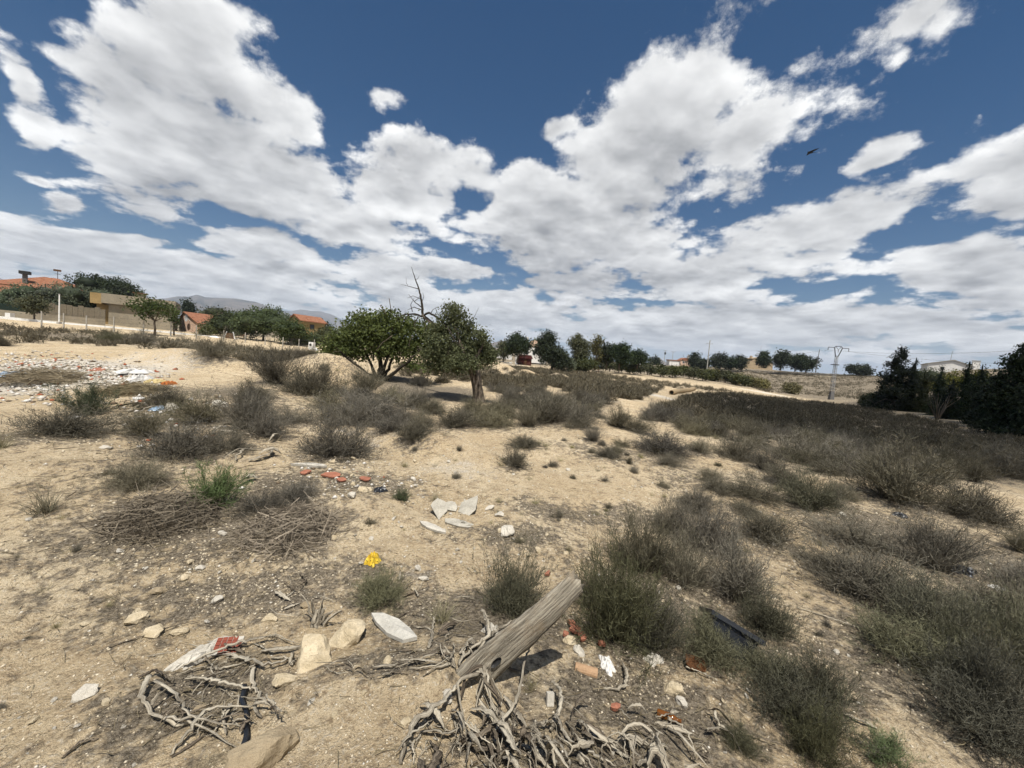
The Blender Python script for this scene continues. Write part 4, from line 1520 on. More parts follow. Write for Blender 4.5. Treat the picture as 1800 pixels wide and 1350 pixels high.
utility_pole(1243, 645, 598, 150, 'tall pale pole with one cross-arm on the skyline', [(.86, 1.2)], .2)
utility_pole(1167, 640, 616, 240, 'small far pole carrying a dark transformer', [(.97, 1.1)], .16, box=.45)
utility_pole(1181, 640, 618, 240, 'small T-shaped far pole right of the transformer pole', [(.97, 1.5)], .13)
utility_pole(1133, 640, 616, 230, 'small far pole with dark top at the right end of the tree group', [(.75, .5)], .14, mat=M_IRON)
utility_pole(1433, 655, 614, 150, 'leaning bare pole at the right end of the skyline trees', (), .14, lean=.06, mat=M_CONCD)

p, s = site(1460, 704, 85)
h = empty('pylon', p, 'lattice power pylon with a Y-shaped head standing in the field', 'pylon')
MB().add([(-.5, -.4, -.5), (.5, -.4, -.5), (.5, .4, -.5), (-.5, .4, -.5), (-.3, -.25, 2.1), (.42, -.25, 2.1), (.42, .25, 2.1), (-.3, .25, 2.1)],
         [(0, 1, 5, 4), (1, 2, 6, 5), (2, 3, 7, 6), (3, 0, 4, 7), (4, 5, 6, 7), (3, 2, 1, 0)]).build('base_block', M_CONCD, h)
ZT = 9.9
for sx in (-1, 1):
    for sy in (-1, 1):
        MB().tube([(sx * .30 + .05, sy * .22, 2.0), (sx * .21 + .05, sy * .16, ZT)], .05, 4).build('leg', M_STEEL, h)
for k in range(13):
    z0 = 2.4 + k * .58
    z1 = z0 + .58
    for sy in (-1, 1):
        w0, w1 = .30 - .09 * (z0 - 2) / 7.9, .30 - .09 * (z1 - 2) / 7.9
        sg = 1 if k % 2 else -1
        MB().tube([(-sg * w0 + .05, sy * .2, z0), (sg * w1 + .05, sy * .2, z1)], .028, 4).build('brace', M_STEEL, h)
        MB().tube([(-w0 + .05, sy * .2, z0), (w0 + .05, sy * .2, z0)], .028, 4).build('rung', M_STEEL, h)
MB().box(-.75, .6, -.35, .35, 7.85, 8.0).build('platform', M_IRON, h)
for a, b in (((-.2, ZT - .3), (-.62, ZT + 1.75)), ((.3, ZT - .3), (1.12, ZT + 1.75))):
    MB().tube([(a[0], 0, a[1]), (b[0], 0, b[1])], .09, 4).build('head_arm', M_IRON, h)
MB().tube([(-.62, 0, ZT + 1.75), (-.35, 0, ZT + 2.05), (.85, 0, ZT + 2.05), (1.12, 0, ZT + 1.75)], .07, 4).build('head_beam', M_IRON, h)
MB().tube([(-.35, 0, ZT + 2.0), (.25, 0, ZT + 1.3), (.85, 0, ZT + 2.0)], .05, 4).build('head_brace', M_IRON, h)
for sx, x0 in ((-1, -.62), (1, 1.12)):
    MB().tube([(x0, 0, ZT + 1.75), (x0 + sx * 1.4, 0, ZT + 1.75)], .06, 4).build('cross_arm', M_IRON, h)
    MB().tube([(x0 + sx * 1.38, 0, ZT + 1.75), (x0 + sx * 1.4, 0, ZT + 1.1)], .06, 5).build('insulator', M_IRON, h)
MB().tube([(.25, 0, ZT + 1.35), (.25, 0, ZT + .7)], .05, 5).build('insulator', M_IRON, h)


def cable(a, b, sag, label, rad=.016):
    a, b = np.array(a), np.array(b)
    pts = [a + (b - a) * t - np.array([0, 0, sag * 4 * t * (1 - t)]) for t in np.linspace(0, 1, 15)]
    o = MB().tube([q - a for q in pts], rad, 4).build('power_line', M_WIRE, loc=a)
    tag(o, label, 'cable', 'wires of the power line')


PY = p
cable(PY + np.array([-2.02, 0, ZT + 1.1]), at(1950, 603, 62), 1.2, 'upper thin power line from the pylon to the right edge')
cable(PY + np.array([2.52, 0, ZT + 1.1]), at(1980, 640, 66), 1.0, 'lower thin power line passing above the white gabled house')
cable(PY + np.array([-2.02, 0, ZT + 1.1]), at(1120, 628, 190), 2.5, 'thin power line running left from the pylon along the skyline')

# clay pipe on the bare bank
pa, pb = at(1180, 693, 40), at(1220, 681, 52)
for q in (pa, pb):
    q[2] = gz(q[0], q[1]) + .25
mb = MB()
axis = (pb - pa) / np.linalg.norm(pb - pa)
sd = np.cross(axis, [0, 0, 1]); sd /= np.linalg.norm(sd)
upv = np.cross(sd, axis)
vs, fs = [], []
NN, MM = 18, 7
for j in range(MM):
    c = (pb - pa) * (j / (MM - 1)) + np.array([0, 0, .05 * math.sin(j * 1.1)])
    for rr_ in (.27, .21):
        for i in range(NN):
            a = 2 * math.pi * i / NN
            vs.append(c + (sd * math.cos(a) + upv * math.sin(a)) * rr_)
for j in range(MM - 1):
    for lay in (0, 1):
        for i in range(NN):
            q = [(j * 2 + lay) * NN + i, (j * 2 + lay) * NN + (i + 1) % NN, ((j + 1) * 2 + lay) * NN + (i + 1) % NN, ((j + 1) * 2 + lay) * NN + i]
            fs.append(tuple(q if lay == 0 else q[::-1]))
for i in range(NN):
    fs.append((i, NN + i, NN + (i + 1) % NN, (i + 1) % NN))
    b_ = (MM - 1) * 2 * NN
    fs.append((b_ + i, b_ + (i + 1) % NN, b_ + NN + (i + 1) % NN, b_ + NN + i))
mb.add(vs, fs)
tag(mb.build('drain_pipe', rough_paint('clay_pipe', (.36, .27, .16), .25, 3), smooth=True, loc=pa), 'long tan drain pipe lying on the bare track in the middle distance', 'pipe')


# ---- far trees
def lobes_for(shape, w, hgt, z0, rng):
    """ellipsoid lobes filling a crown of width w from z0 up to z0+hgt"""
    L = []
    if shape == 'cypress':
        n = 9
        for i in range(n):
            f = i / (n - 1)
            r = w * .46 * (1 - f) ** .8 * (.8 + .3 * rng.random()) + w * .05
            L.append(((rng.normal() * w * .04, rng.normal() * w * .04, z0 + hgt * (.08 + .86 * f)), (r, r, hgt / n * .95)))
    elif shape == 'cone':
        n = 12
        for i in range(n):
            f = i / (n - 1)
            r = w * .5 * (1 - f) ** .55
            a = i * 2.4 + rng.random()
            L.append(((math.cos(a) * r * .5, math.sin(a) * r * .5, z0 + hgt * (.05 + .88 * f)), (r * .75 + w * .05, r * .75 + w * .05, hgt / n * 1.2)))
    elif shape == 'pine':
        for i in range(9):
            a = rng.random() * 6.28
            f = rng.random()
            r = w * .5 * math.sqrt(max(.08, 1 - (f * 1.05 - .12) ** 2)) * .62
            L.append(((math.cos(a) * r * .85, math.sin(a) * r * .85, z0 + hgt * (.18 + .66 * f)), (w * .26, w * .26, hgt * .19)))
    elif shape == 'flat':
        for i in range(8):
            a = rng.random() * 6.28
            r = w * .36 * math.sqrt(rng.random())
            L.append(((math.cos(a) * r, math.sin(a) * r * .6, z0 + hgt * (.45 + .35 * rng.random() - .4 * (r / w))), (w * .22, w * .2, hgt * .34)))
    else:
        for i in range(8):
            a = i * 2.4 + rng.random()
            r = w * .30 * math.sqrt((i + .4) / 8)
            f = .3 + .45 * rng.random()
            L.append(((math.cos(a) * r, math.sin(a) * r, z0 + hgt * f), (w * .28, w * .28, hgt * .30)))
        L.append(((0, 0, z0 + hgt * .62), (w * .3, w * .3, hgt * .34)))
    return L


_ts = [0]


def ftree(name, px, py_top, py_base, w_px, depth, mat, label, shape='round', clear=.18, n=None, leaf=None, core=.8, group=None, ground=False, cat='tree', trunk=None, per=22, limbs=3, bark=None):
    _ts[0] += 1
    if n and core > .7 and shape != 'cypress':
        n, core = int(n * 1.5), .66
    rng = np.random.default_rng(_ts[0] * 31)
    p, s = site(px, py_base, depth)
    if ground:
        p[2] = gz(p[0], p[1])
    H = (py_base - py_top) * s
    W = w_px * s
    z0 = H * clear
    L = lobes_for(shape, W, H - z0, z0, rng)
    leaf = leaf or max(.1, 2.6 * s)
    n = n or int(60 + 1.6 * w_px)
    return tree(name, p, L, mat, label, cat, n=n, per=per, leaf=leaf, spread=leaf * 1.25, trunk=trunk or max(.07, H * .028), limbs=limbs, core=core, seed=_ts[0], group=group,
                trunk_h=max(z0 * 1.4, H * .25), bark=bark)


ftree('silver_tree', 28, 498, 562, 78, 60, M_SILVER, 'silver-green tree nearest the left edge', clear=.12, n=200)
ftree('silver_tree', 84, 502, 566, 76, 62, M_SILVER, 'silver-green tree behind the thin white pole', clear=.12, n=170)
ftree('silver_tree', 144, 503, 573, 92, 60, M_SILVER, 'silver-green tree whose pale crown overhangs the cane screen', clear=.1, n=230)
ftree('small_tree', 60, 523, 566, 46, 49, M_OLIVE, 'small dark tree with a bare trunk at the lane, left', clear=.3, n=110, core=.55, limbs=5)
ftree('umbrella_pine', 178, 482, 580, 128, 84, M_PINE, 'broad dark umbrella pine behind the beige flat-roofed house', 'flat', clear=.42, n=480, core=.62)
ftree('umbrella_pine', 216, 503, 580, 50, 82, M_PINE, 'lower right part pine beside the broad umbrella pine', 'flat', clear=.4, n=220, core=.62)
ftree('fig_tree', 272, 527, 585, 76, 46, M_LEAFFIG, 'lone fig tree with open crown in front of the beige house', clear=.28, n=110, per=18, core=0, leaf=.24, limbs=7)
ftree('small_tree', 306, 545, 588, 22, 50, M_LEAFFIG, 'thin young tree right of the lone fig tree', clear=.15, n=40, per=14, core=0)
ftree('green_tree', 393, 545, 597, 62, 63, M_LEAFFIG, 'dark green tree right of the salmon house', clear=.15, n=190)
ftree('green_tree', 462, 538, 604, 108, 62, M_LEAFBRIGHT, 'largest bright green tree beside the yellow house', clear=.1, n=360)
ftree('green_tree', 432, 552, 600, 50, 61, M_LEAFBRIGHT, 'smaller bright green tree at the left of the largest one', clear=.1, n=150)
ftree('green_tree', 512, 560, 608, 56, 60, M_LEAFFIG, 'dark green tree in front of the yellow house', clear=.05, n=170)
ftree('dry_shrub_tree', 362, 568, 596, 26, 58, M_OLIVE, 'small dull shrub at the door of the salmon house', clear=.05, n=50, core=.5)
ftree('round_tree', 556, 560, 592, 24, 100, M_PINE, 'round dark far tree behind the yellow house', clear=.1)
ftree('cypress', 571, 565, 595, 7, 110, M_CYPRESS, 'first of two tiny far cypresses beside the round dark tree', 'cypress', clear=.02, n=40)
ftree('cypress', 577, 567, 596, 6, 110, M_CYPRESS, 'second of two tiny far cypresses, next to the spreading tree', 'cypress', clear=.02, n=40)
ftree('green_tree', 575, 575, 613, 60, 72, M_OLIVE, 'olive-green tree half hidden behind the spreading tree', clear=.05, n=150)
ftree('green_tree', 540, 585, 612, 46, 64, M_LEAFFIG, 'low green tree behind the discarded appliance', clear=.05, n=110)
ftree('green_tree', 620, 575, 622, 50, 72, M_LEAFBRIGHT, 'bright tree seen through the crown of the spreading tree', clear=.05, n=100)
ftree('distant_pine', 330, 528, 570, 20, 140, M_PINE, 'dark far tree rising behind the salmon house roof', clear=.1)
ftree('distant_pine', 372, 540, 580, 46, 130, M_OLIVE, 'dull far tree row top behind the salmon house', clear=.1)

ftree('round_pine', 909, 586, 636, 52, 88, M_PINE, 'round pine left of the red shed roof', clear=.15, n=190)
ftree('big_pine', 970, 574, 654, 66, 66, M_PINE, 'big dark pine, the tallest of the middle tree group', 'pine', clear=.06, n=420)
ftree('eucalyptus', 1014, 588, 652, 38, 76, M_OLIVE, 'grey-green tree just right of the big pine', 'pine', clear=.1, n=190)
ftree('eucalyptus', 1046, 591, 648, 32, 84, M_YELLOWG, 'pale sparse tree in the middle of the tree group', 'pine', clear=.12, n=110, core=.5)
ftree('pine_tree', 1066, 603, 648, 30, 84, M_PINE, 'dark pine right of the pale sparse tree', clear=.08, n=120)
ftree('pine_tree', 1088, 603, 648, 42, 82, M_PINE, 'rounded dark pine near the right end of the tree group', clear=.08, n=180)
ftree('pine_tree', 1120, 615, 646, 36, 86, M_PINE, 'smallest dark pine at the right end of the tree group', clear=.08, n=130)
ftree('silver_tree', 1000, 630, 652, 20, 66, M_SILVER, 'small grey-green tree at the foot of the big pine', clear=.1, n=60)
ftree('green_tree', 885, 600, 636, 26, 96, M_OLIVE, 'small tree beside the low white house', clear=.1, n=60)
ftree('green_tree', 938, 597, 634, 30, 125, M_LEAFFIG, 'tree top behind the white house with the pinkish roof', clear=.1, n=70)
ftree('olive_tree', 1028, 631, 657, 46, 74, M_OLIVE, 'largest rounded olive at the left end of the grove', clear=.03, n=150)
for k in range(25):
    px = 1052 + k * 10.6 + 3 * math.sin(k * 2.7)
    py = 652.5 + (px - 1052) * .072 + 1.2 * math.sin(k * 1.9)
    d = 90 + 3 * math.sin(k)
    ftree('olive_tree', px, py - 17.5 - 2.5 * math.sin(k * 3.3), py, 17, d, M_OLIVE, 'olive tree in the long grove row beyond the scrub field', clear=.3, n=46, per=16, leaf=.34, core=.8, group='olive trees of the grove row', ground=True, limbs=3, bark=M_BARKD)
for k, (px, py, w, hh) in enumerate([(1290, 672, 22, 18), (1318, 675, 26, 20), (1338, 677, 22, 16), (1392, 681, 26, 17), (1252, 668, 18, 18)]):
    ftree('tamarisk_bush', px, py - hh, py, w, 92, M_TAMAR, ['leftmost yellowish bush below the dark skyline trees', 'tallest yellowish bush right of the grove', 'yellowish bush next to the tallest one', 'lone yellowish bush left of the pylon', 'yellowish bush at the right end of the olive row'][k], cat='bush', clear=.02, n=70, core=.75, ground=True)
for px, pt, pb_, w, lab in [(1262, 622, 647, 30, 'pointed dark tree on the skyline right of the tall pale pole'), (1284, 628, 647, 20, 'small dark skyline tree next to the pointed one'), (1300, 627, 648, 20, 'dark skyline tree left of the sandstone house'),
                            (1342, 618, 642, 18, 'tree behind the ridge of the sandstone house'), (1372, 612, 648, 30, 'round dark tree right of the sandstone house'), (1397, 624, 650, 30, 'low dark tree left of the leaning pole'),
                            (1416, 626, 652, 34, 'rounded dark tree beside the leaning pole'), (1220, 623, 645, 26, 'round dark tree on the skyline left of the tall pale pole'), (1236, 635, 646, 14, 'tiny dark bush at the foot of the tall pale pole'),
                            (1145, 629, 644, 7, 'tiny far cypress at the left'), (1150, 624, 644, 6, 'tallest tiny far cypress of three'), (1155, 629, 644, 6, 'tiny far cypress at the right of the three'),
                            (1510, 643, 663, 40, 'low far tree left of the big cypress')]:
    cyp = 'cypress' in lab and w < 10
    ftree('cypress' if cyp else 'skyline_tree', px, pt, pb_ + 2, w, 175 if not cyp else 220, M_CYPRESS if cyp else M_PINE, lab, 'cypress' if cyp else 'round', clear=.02, n=50 if cyp else 90, leaf=.65)

# cypress screen at right
for px, pt, pb_, w, d, mt, sh, lab in [
        (1530, 688, 719, 30, 61, M_OLIVE, 'round', 'low bush at the left end of the cypress screen'),
        (1549, 652, 723, 18, 59, M_CYPRESS, 'cypress', 'first slim cypress at the left end of the screen'),
        (1568, 606, 733, 62, 56, M_CYPRESS, 'cone', 'largest broad cypress near the left end of the screen'),
        (1594, 630, 735, 30, 55, M_CYPRESS, 'cypress', 'pointed cypress growing into the right of the largest one'),
        (1616, 652, 738, 28, 53, M_OLIVE, 'cypress', 'lighter green cypress right of the largest one'),
        (1643, 648, 744, 32, 49, M_CYPRESS, 'cypress', 'cypress standing behind the bare grey shrub'),
        (1664, 668, 748, 30, 46, M_CYPRESS, 'cypress', 'short cypress below the white gabled house'),
        (1687, 636, 753, 28, 44, M_CYPRESS, 'cypress', 'tall slim cypress right of the white gabled house'),
        (1710, 642, 758, 30, 41, M_CYPRESS, 'cypress', 'slim cypress next to the tall slim one'),
        (1738, 650, 764, 48, 38, M_CYPRESS, 'cone', 'broad dark tree left of the tall pine at the right edge'),
        (1772, 600, 774, 70, 33, M_CYPRESS, 'cone', 'tall dark pine near the right edge'),
        (1816, 612, 784, 60, 30, M_CYPRESS, 'cone', 'dark tree cut by the right edge')]:
    ftree('cypress' if sh == 'cypress' else ('hedge_bush' if sh == 'round' else 'conifer'), px, pt, pb_, w, d, mt, lab, sh, clear=.0, n=int(200 + w * 5), leaf=.15 if sh == 'cypress' else .21, core=.8 if sh == 'cypress' else .55, ground=False, cat='tree', per=26)
ftree('hedge_bush', 1620, 646, 700, 50, 90, M_LEAFFIG, 'green hedge bush left below the white gabled house', clear=.0, n=140, cat='bush')
ftree('hedge_bush', 1668, 652, 705, 54, 80, M_YELLOWG, 'yellow-green hedge bush in front of the white gabled house', clear=.0, n=160, cat='bush')
ftree('hedge_bush', 1722, 650, 712, 50, 70, M_YELLOWG, 'dull hedge bush right of the white gabled house', clear=.0, n=130, cat='bush')
wall_run('cane_screen', [(1521, 719, 60), (1531, 721, 59), (1538, 723, 58.5)], 1.5, .08, M_CANE, 'short cane screen at the left end of the cypress screen', 'fence')

# ------------------------------------------------------------------ the two trees in the field
def px_lobes(base, depth, lst):
    s = depth / FPX
    out = []
    for (px, py, rx, rz) in lst:
        c = at(px, py, depth) - base
        out.append(((c[0], c[1] + (RNG.random() - .5) * .8, c[2]), (rx * s, rx * s * .95, rz * s)))
    return out


def limb(root, name, base, pix, rad, mat=None, n=7):
    """a branch through (px, py, depth)"""
    P = [at(*q) - base for q in pix]
    k = len(P)
    # finer, slightly crooked path
    pts, rr = [], []
    m = 4
    for i in range(k - 1):
        for j in range(m):
            t = j / m
            w = np.array([0, 0, 0]) if (i == 0 and j == 0) else RNG.normal(size=3) * rad[i] * .22
            pts.append(P[i] * (1 - t) + P[i + 1] * t + w)
            rr.append(rad[i] * (1 - t) + rad[i + 1] * t)
    pts.append(P[-1]); rr.append(rad[-1])
    return MB().tube(pts, rr, n).build(name, mat or M_BARK, root, smooth=True)


B1 = at(664, 671, 18.0); B1[2] = gz(B1[0], B1[1])
t1 = empty('spreading_tree', B1, 'spreading many-stemmed green tree at the left of the two field trees', 'tree')
rng = np.random.default_rng(501)
L1 = px_lobes(B1, 18.0, [(606, 602, 32, 26), (636, 582, 36, 28), (676, 574, 38, 28), (715, 586, 40, 34), (742, 612, 28, 30), (655, 606, 46, 24), (588, 615, 20, 16), (698, 612, 46, 24), (690, 558, 22, 16), (640, 560, 18, 13), (735, 640, 22, 14), (755, 590, 20, 24), (572, 612, 14, 10), (622, 615, 30, 16)])
C1 = clump_centres(L1, 620, rng, .55)
obj('crown', to_mesh('crown', [leaves(C1, 30, .17, .125, rng, 1.7)]), M_LEAF, t1)
for pix, rad in [([(662, 669, 18), (640, 652, 17.6), (608, 628, 17.2), (592, 612, 17)], [.10, .07, .05, .02]),
                 ([(664, 669, 18), (655, 648, 18.2), (647, 626, 18.4), (640, 590, 18.6)], [.09, .07, .05, .02]),
                 ([(667, 670, 18), (669, 645, 18), (667, 622, 18), (664, 575, 18.2)], [.14, .11, .09, .03]),
                 ([(669, 670, 18), (676, 645, 17.8), (682, 625, 17.6), (690, 575, 17.6)], [.10, .08, .06, .02]),
                 ([(671, 670, 18), (683, 648, 18.4), (690, 630, 18.6), (706, 590, 18.8)], [.10, .075, .055, .02]),
                 ([(672, 671, 18), (695, 654, 17.6), (718, 636, 17.3), (740, 612, 17.2)], [.11, .08, .055, .02]),
                 ([(668, 671, 18), (668, 660, 17.9), (672, 650, 17.8)], [.28, .16, .05])]:
    limb(t1, 'stem', B1, pix, rad, M_BARKD)
for pix in [[(690, 590, 16.6), (672, 602, 16.5), (658, 620, 16.4)], [(680, 554, 17.5), (668, 536, 17.5)], [(688, 550, 17.5), (684, 524, 17.5)], [(725, 590, 16.4), (720, 600, 16.4), (719, 612, 16.4)]]:
    limb(t1, 'dead_branch', B1, pix, [.022, .015, .006][:len(pix)], M_BARK, 5)

B2 = at(842, 709, 13.5); B2[2] = gz(B2[0], B2[1])
t2 = empty('leaning_tree', B2, 'tree with one thick furrowed trunk and a dead snag above its crown', 'tree')
L2 = px_lobes(B2, 13.6, [(793, 553, 22, 22), (808, 574, 24, 24), (788, 592, 24, 32), (790, 628, 27, 26), (828, 605, 30, 26), (848, 622, 24, 22), (815, 640, 30, 17), (770, 640, 18, 14), (862, 628, 13, 14), (846, 590, 12, 12), (765, 612, 18, 28), (770, 580, 14, 16)])
C2 = clump_centres(L2, 560, rng, .6)
obj('crown', to_mesh('crown', [leaves(C2, 34, .12, .088, rng, 1.8)]), M_LEAF, t2)
# furrowed trunk
tp = [at(842, 712, 13.5) - B2, at(841, 700, 13.5) - B2, at(840, 685, 13.5) - B2, at(837, 668, 13.45) - B2, at(833, 652, 13.4) - B2, at(826, 638, 13.4) - B2]
tp[0][2] -= .15
trk = MB()
NS = 26
vs = []
for i, (q, r0) in enumerate(zip(np.repeat(tp, 1, 0), [.26, .18, .165, .17, .19, .13])):
    for k in range(NS):
        a = 2 * math.pi * k / NS
        rr_ = r0 * (1 + .13 * math.sin(a * 6 + i * .5) + .07 * math.sin(a * 11 - i) + (.25 * max(0, math.cos(a * 2 + .6)) if i == 0 else 0))
        vs.append((q[0] + math.cos(a) * rr_, q[1] + math.sin(a) * rr_, q[2]))
trk.add(vs, [(i * NS + k, i * NS + (k + 1) % NS, (i + 1) * NS + (k + 1) % NS, (i + 1) * NS + k) for i in range(5) for k in range(NS)])
trk.build('trunk', M_BARK, t2, smooth=True)
for pix, rad in [([(845, 706, 13.4), (852, 708, 13.2), (862, 711, 13.0)], [.08, .05, .02]),
                 ([(828, 645, 13.4), (812, 610, 13.6), (795, 560, 13.8)], [.12, .07, .02]),
                 ([(832, 648, 13.4), (842, 620, 13.3), (852, 600, 13.2)], [.10, .06, .02]),
                 ([(826, 645, 13.4), (800, 640, 13.7), (780, 620, 14)], [.10, .06, .03]),
                 ([(824, 642, 13.4), (790, 600, 14.2), (760, 570, 14.8), (743, 553, 15.2)], [.11, .08, .07, .06])]:
    limb(t2, 'limb', B2, pix, rad)
D = 15.2
for pix, rad in [([(743, 556, D), (742, 540, D), (740, 524, D), (736, 506, D), (729, 488, D), (723, 469, D)], [.075, .07, .055, .04, .025, .008]),
                 ([(736, 508, D), (722, 504, D), (705, 500, D)], [.022, .016, .006]), ([(716, 502, D), (714, 496, D), (714, 488, D)], [.012, .009, .004]),
                 ([(741, 540, D), (730, 532, D), (718, 517, D)], [.03, .022, .008]), ([(728, 530, D), (736, 524, D), (740, 516, D)], [.018, .012, .005]),
                 ([(741, 532, D), (745, 522, D), (743, 514, D)], [.02, .014, .006]), ([(741, 545, D), (728, 540, D), (716, 545, D)], [.03, .02, .008]),
                 ([(738, 525, D), (726, 520, D), (716, 524, D)], [.016, .012, .005]), ([(731, 492, D), (735, 489, D), (737, 485, D)], [.012, .008, .004]),
                 ([(743, 555, D), (755, 550, 14.8), (768, 558, 14.4), (780, 568, 14), (792, 584, 13.2), (800, 600, 12.8), (811, 611, 12.6)], [.06, .055, .05, .045, .03, .02, .008]),
                 ([(743, 556, D), (728, 552, D), (712, 553, 15.6), (690, 556, 15.8)], [.055, .045, .03, .01]), ([(720, 552, D), (710, 562, D), (704, 578, D)], [.03, .02, .008]),
                 ([(735, 556, D), (728, 570, 15), (732, 590, 14.8)], [.035, .022, .008]), ([(745, 558, D), (750, 575, 14.9), (742, 592, 14.8)], [.03, .02, .008]),
                 ([(712, 556, 15.4), (700, 560, 15.4), (692, 572, 15.4)], [.02, .014, .006]), ([(757, 552, 14.8), (760, 545, 14.8), (768, 540, 14.8)], [.025, .016, .007]),
                 ([(763, 556, 14.6), (768, 548, 14.6), (765, 541, 14.6)], [.02, .014, .006]), ([(798, 598, 12.8), (792, 606, 12.8), (788, 620, 12.8)], [.014, .01, .004]),
                 ([(725, 548, D), (722, 536, D), (728, 524, D)], [.025, .018, .007]), ([(832, 560, 13), (838, 548, 13), (842, 540, 13)], [.01, .007, .003])]:
    rad = [r * .72 for r in rad]
    limb(t2, 'dead_branch', B2, pix, rad, M_BARKD, 6)
# bare dead shrub before the cypress screen
p, s = site(1646, 748, 44)
p[2] = gz(p[0], p[1])
ds = empty('dead_shrub', p, 'bare grey dead shrub standing before the cypress screen', 'shrub')
for k in range(16):
    a = -.9 + 1.8 * k / 15
    l = 2.2 + .8 * RNG.random()
    MB().tube([(0, 0, -.2), (math.sin(a) * l * .4, .2 * math.sin(k), l * .5), (math.sin(a) * l * .85 + .1 * math.sin(k * 3), .3 * math.cos(k), l * (.75 + .3 * math.cos(a)))],
              [.05, .035, .01], 5).build('branch', M_BRUSH, ds)

# ------------------------------------------------------------------ shrubs, weeds and grass tufts
SCRUB = [bush_mesh('shrub', 10, zmin=.05, spread=.85, lump=.25), bush_mesh('shrub', 11, zmin=.12, spread=.6, lump=.45, stems=120, twigs=2600, sprigs=2600, w=.0028),
         bush_mesh('shrub', 12, zmin=.02, spread=1.3, lump=.4, h=.5, twigs=3600, sprigs=4200), bush_mesh('shrub', 13, zmin=.3, spread=.5, lump=.35, stems=260, twigs=2600, sprigs=2200, h=.75),
         bush_mesh('shrub', 14, zmin=.06, spread=.9, lump=.5, stems=90, twigs=3000, sprigs=5000, w=.0021)]
SCRUBO = []
for i in range(4):
    SCRUBO.append(bush_mesh('shrub', 40 + i, stems=160, twigs=2600, sprigs=5200, zmin=.1, spread=.7, lump=.35))
WEED = [bush_mesh('weed', 60 + i, stems=70, twigs=1700, sprigs=3600, w=.003, zmin=.2, spread=.6, lump=.4, h=.7) for i in range(2)]
BRUSH = [brush_mesh('brush', 70 + i, n=1300) for i in range(2)]
TUFTS = [tuft_mesh('tuft', 80 + i, n=130) for i in range(3)]
TSMALL = tuft_mesh('tuft', 90, n=34, spread=.25, w=.004)
for m_ in SCRUB:
    m_.materials.append(M_SCRUB)
for m_ in SCRUBO:
    m_.materials.append(M_SCRUBG)
for m_ in WEED:
    m_.materials.append(M_GREEN)
for m_ in BRUSH:
    m_.materials.append(M_BRUSH)
for m_ in TUFTS + [TSMALL]:
    m_.materials.append(M_TUFT)
for i, (q, s, dd) in enumerate(zip(_SP, SHRUBS, _SD)):
    px, py, w, ty, lab = s
    wm = w * dd / FPX * (.85 if (px < 480 and ty == 's') else 1.0)
    sc = wm / .92
    rz = RNG.random() * 6.28
    zs = .72 + .22 * RNG.random()
    if px > 850 and ('tall' in lab or 'large' in lab or 'big' in lab):
        zs = 1.15
    if 'wide' in lab or 'low' in lab or 'broad' in lab or 'flat' in lab:
        zs = .55
    if ty == 's':
        me, nm, cat = SCRUB[i % 5], 'shrub', 'shrub'
    elif ty == 'o':
        me, nm, cat = SCRUBO[i % 4], 'shrub', 'shrub'
        zs *= 1.2
    elif ty == 'g':
        me, nm, cat = WEED[i % 2], 'green_weed', 'weed'
        zs *= 1.3
    elif ty == 'b':
        me, nm, cat = BRUSH[i % 2], 'dead_brush', 'brush'
        zs = 1.25
    else:
        me, nm, cat = (TSMALL if w < 30 else TUFTS[i % 3]), 'grass_tuft', 'tuft'
        sc = wm / .42
        zs = 1.1
    o = obj(nm, me, None, None, (q[0], q[1], q[2] - .02), (0, 0, rz), (sc, sc, sc * zs))
    tag(o, lab, cat, 'shrubs, weeds and tufts on the near ground')

_fpx = to_px(FP[:, :3])
_vis = (_fpx[:, 0] > -30) & (_fpx[:, 0] < 1830)
NEAR_N = 185
ind = np.nonzero(_vis)[0][:NEAR_N]
rest = np.setdiff1d(np.nonzero(_vis)[0], ind)
for i in ind:
    x, y, z, fi = FP[i]
    fi = int(fi)
    w = .55 + .6 * RNG.random()
    if fi == 8:
        w *= .62
    o = obj('shrub', SCRUB[i % 5], None, None, (x, y, z - .03), (0, 0, RNG.random() * 6.28), (w, w, w * (.6 + .3 * RNG.random())))
    tag(o, 'grey shrub ' + FIELDS[fi][2], 'shrub', 'shrubs of the scrub ' + FIELDS[fi][2])


def low_bush(seed, n=85, thin=1.0):
    rng = np.random.default_rng(seed)
    d = hemi(n, .8, rng, .02)
    P = d * np.array([.42, .42, .5]) * (.45 + .5 * rng.random(n))[:, None]
    D_ = unit(d * .6 + rng.normal(size=(n, 3)) * .35 + np.array([0, 0, .5]))
    return ribbons(P - D_ * .08, D_, .16 + .14 * rng.random(n), (.016 + .012 * rng.random(n)) * thin, 1, .2, rng=rng, t0=.1, t1=1)


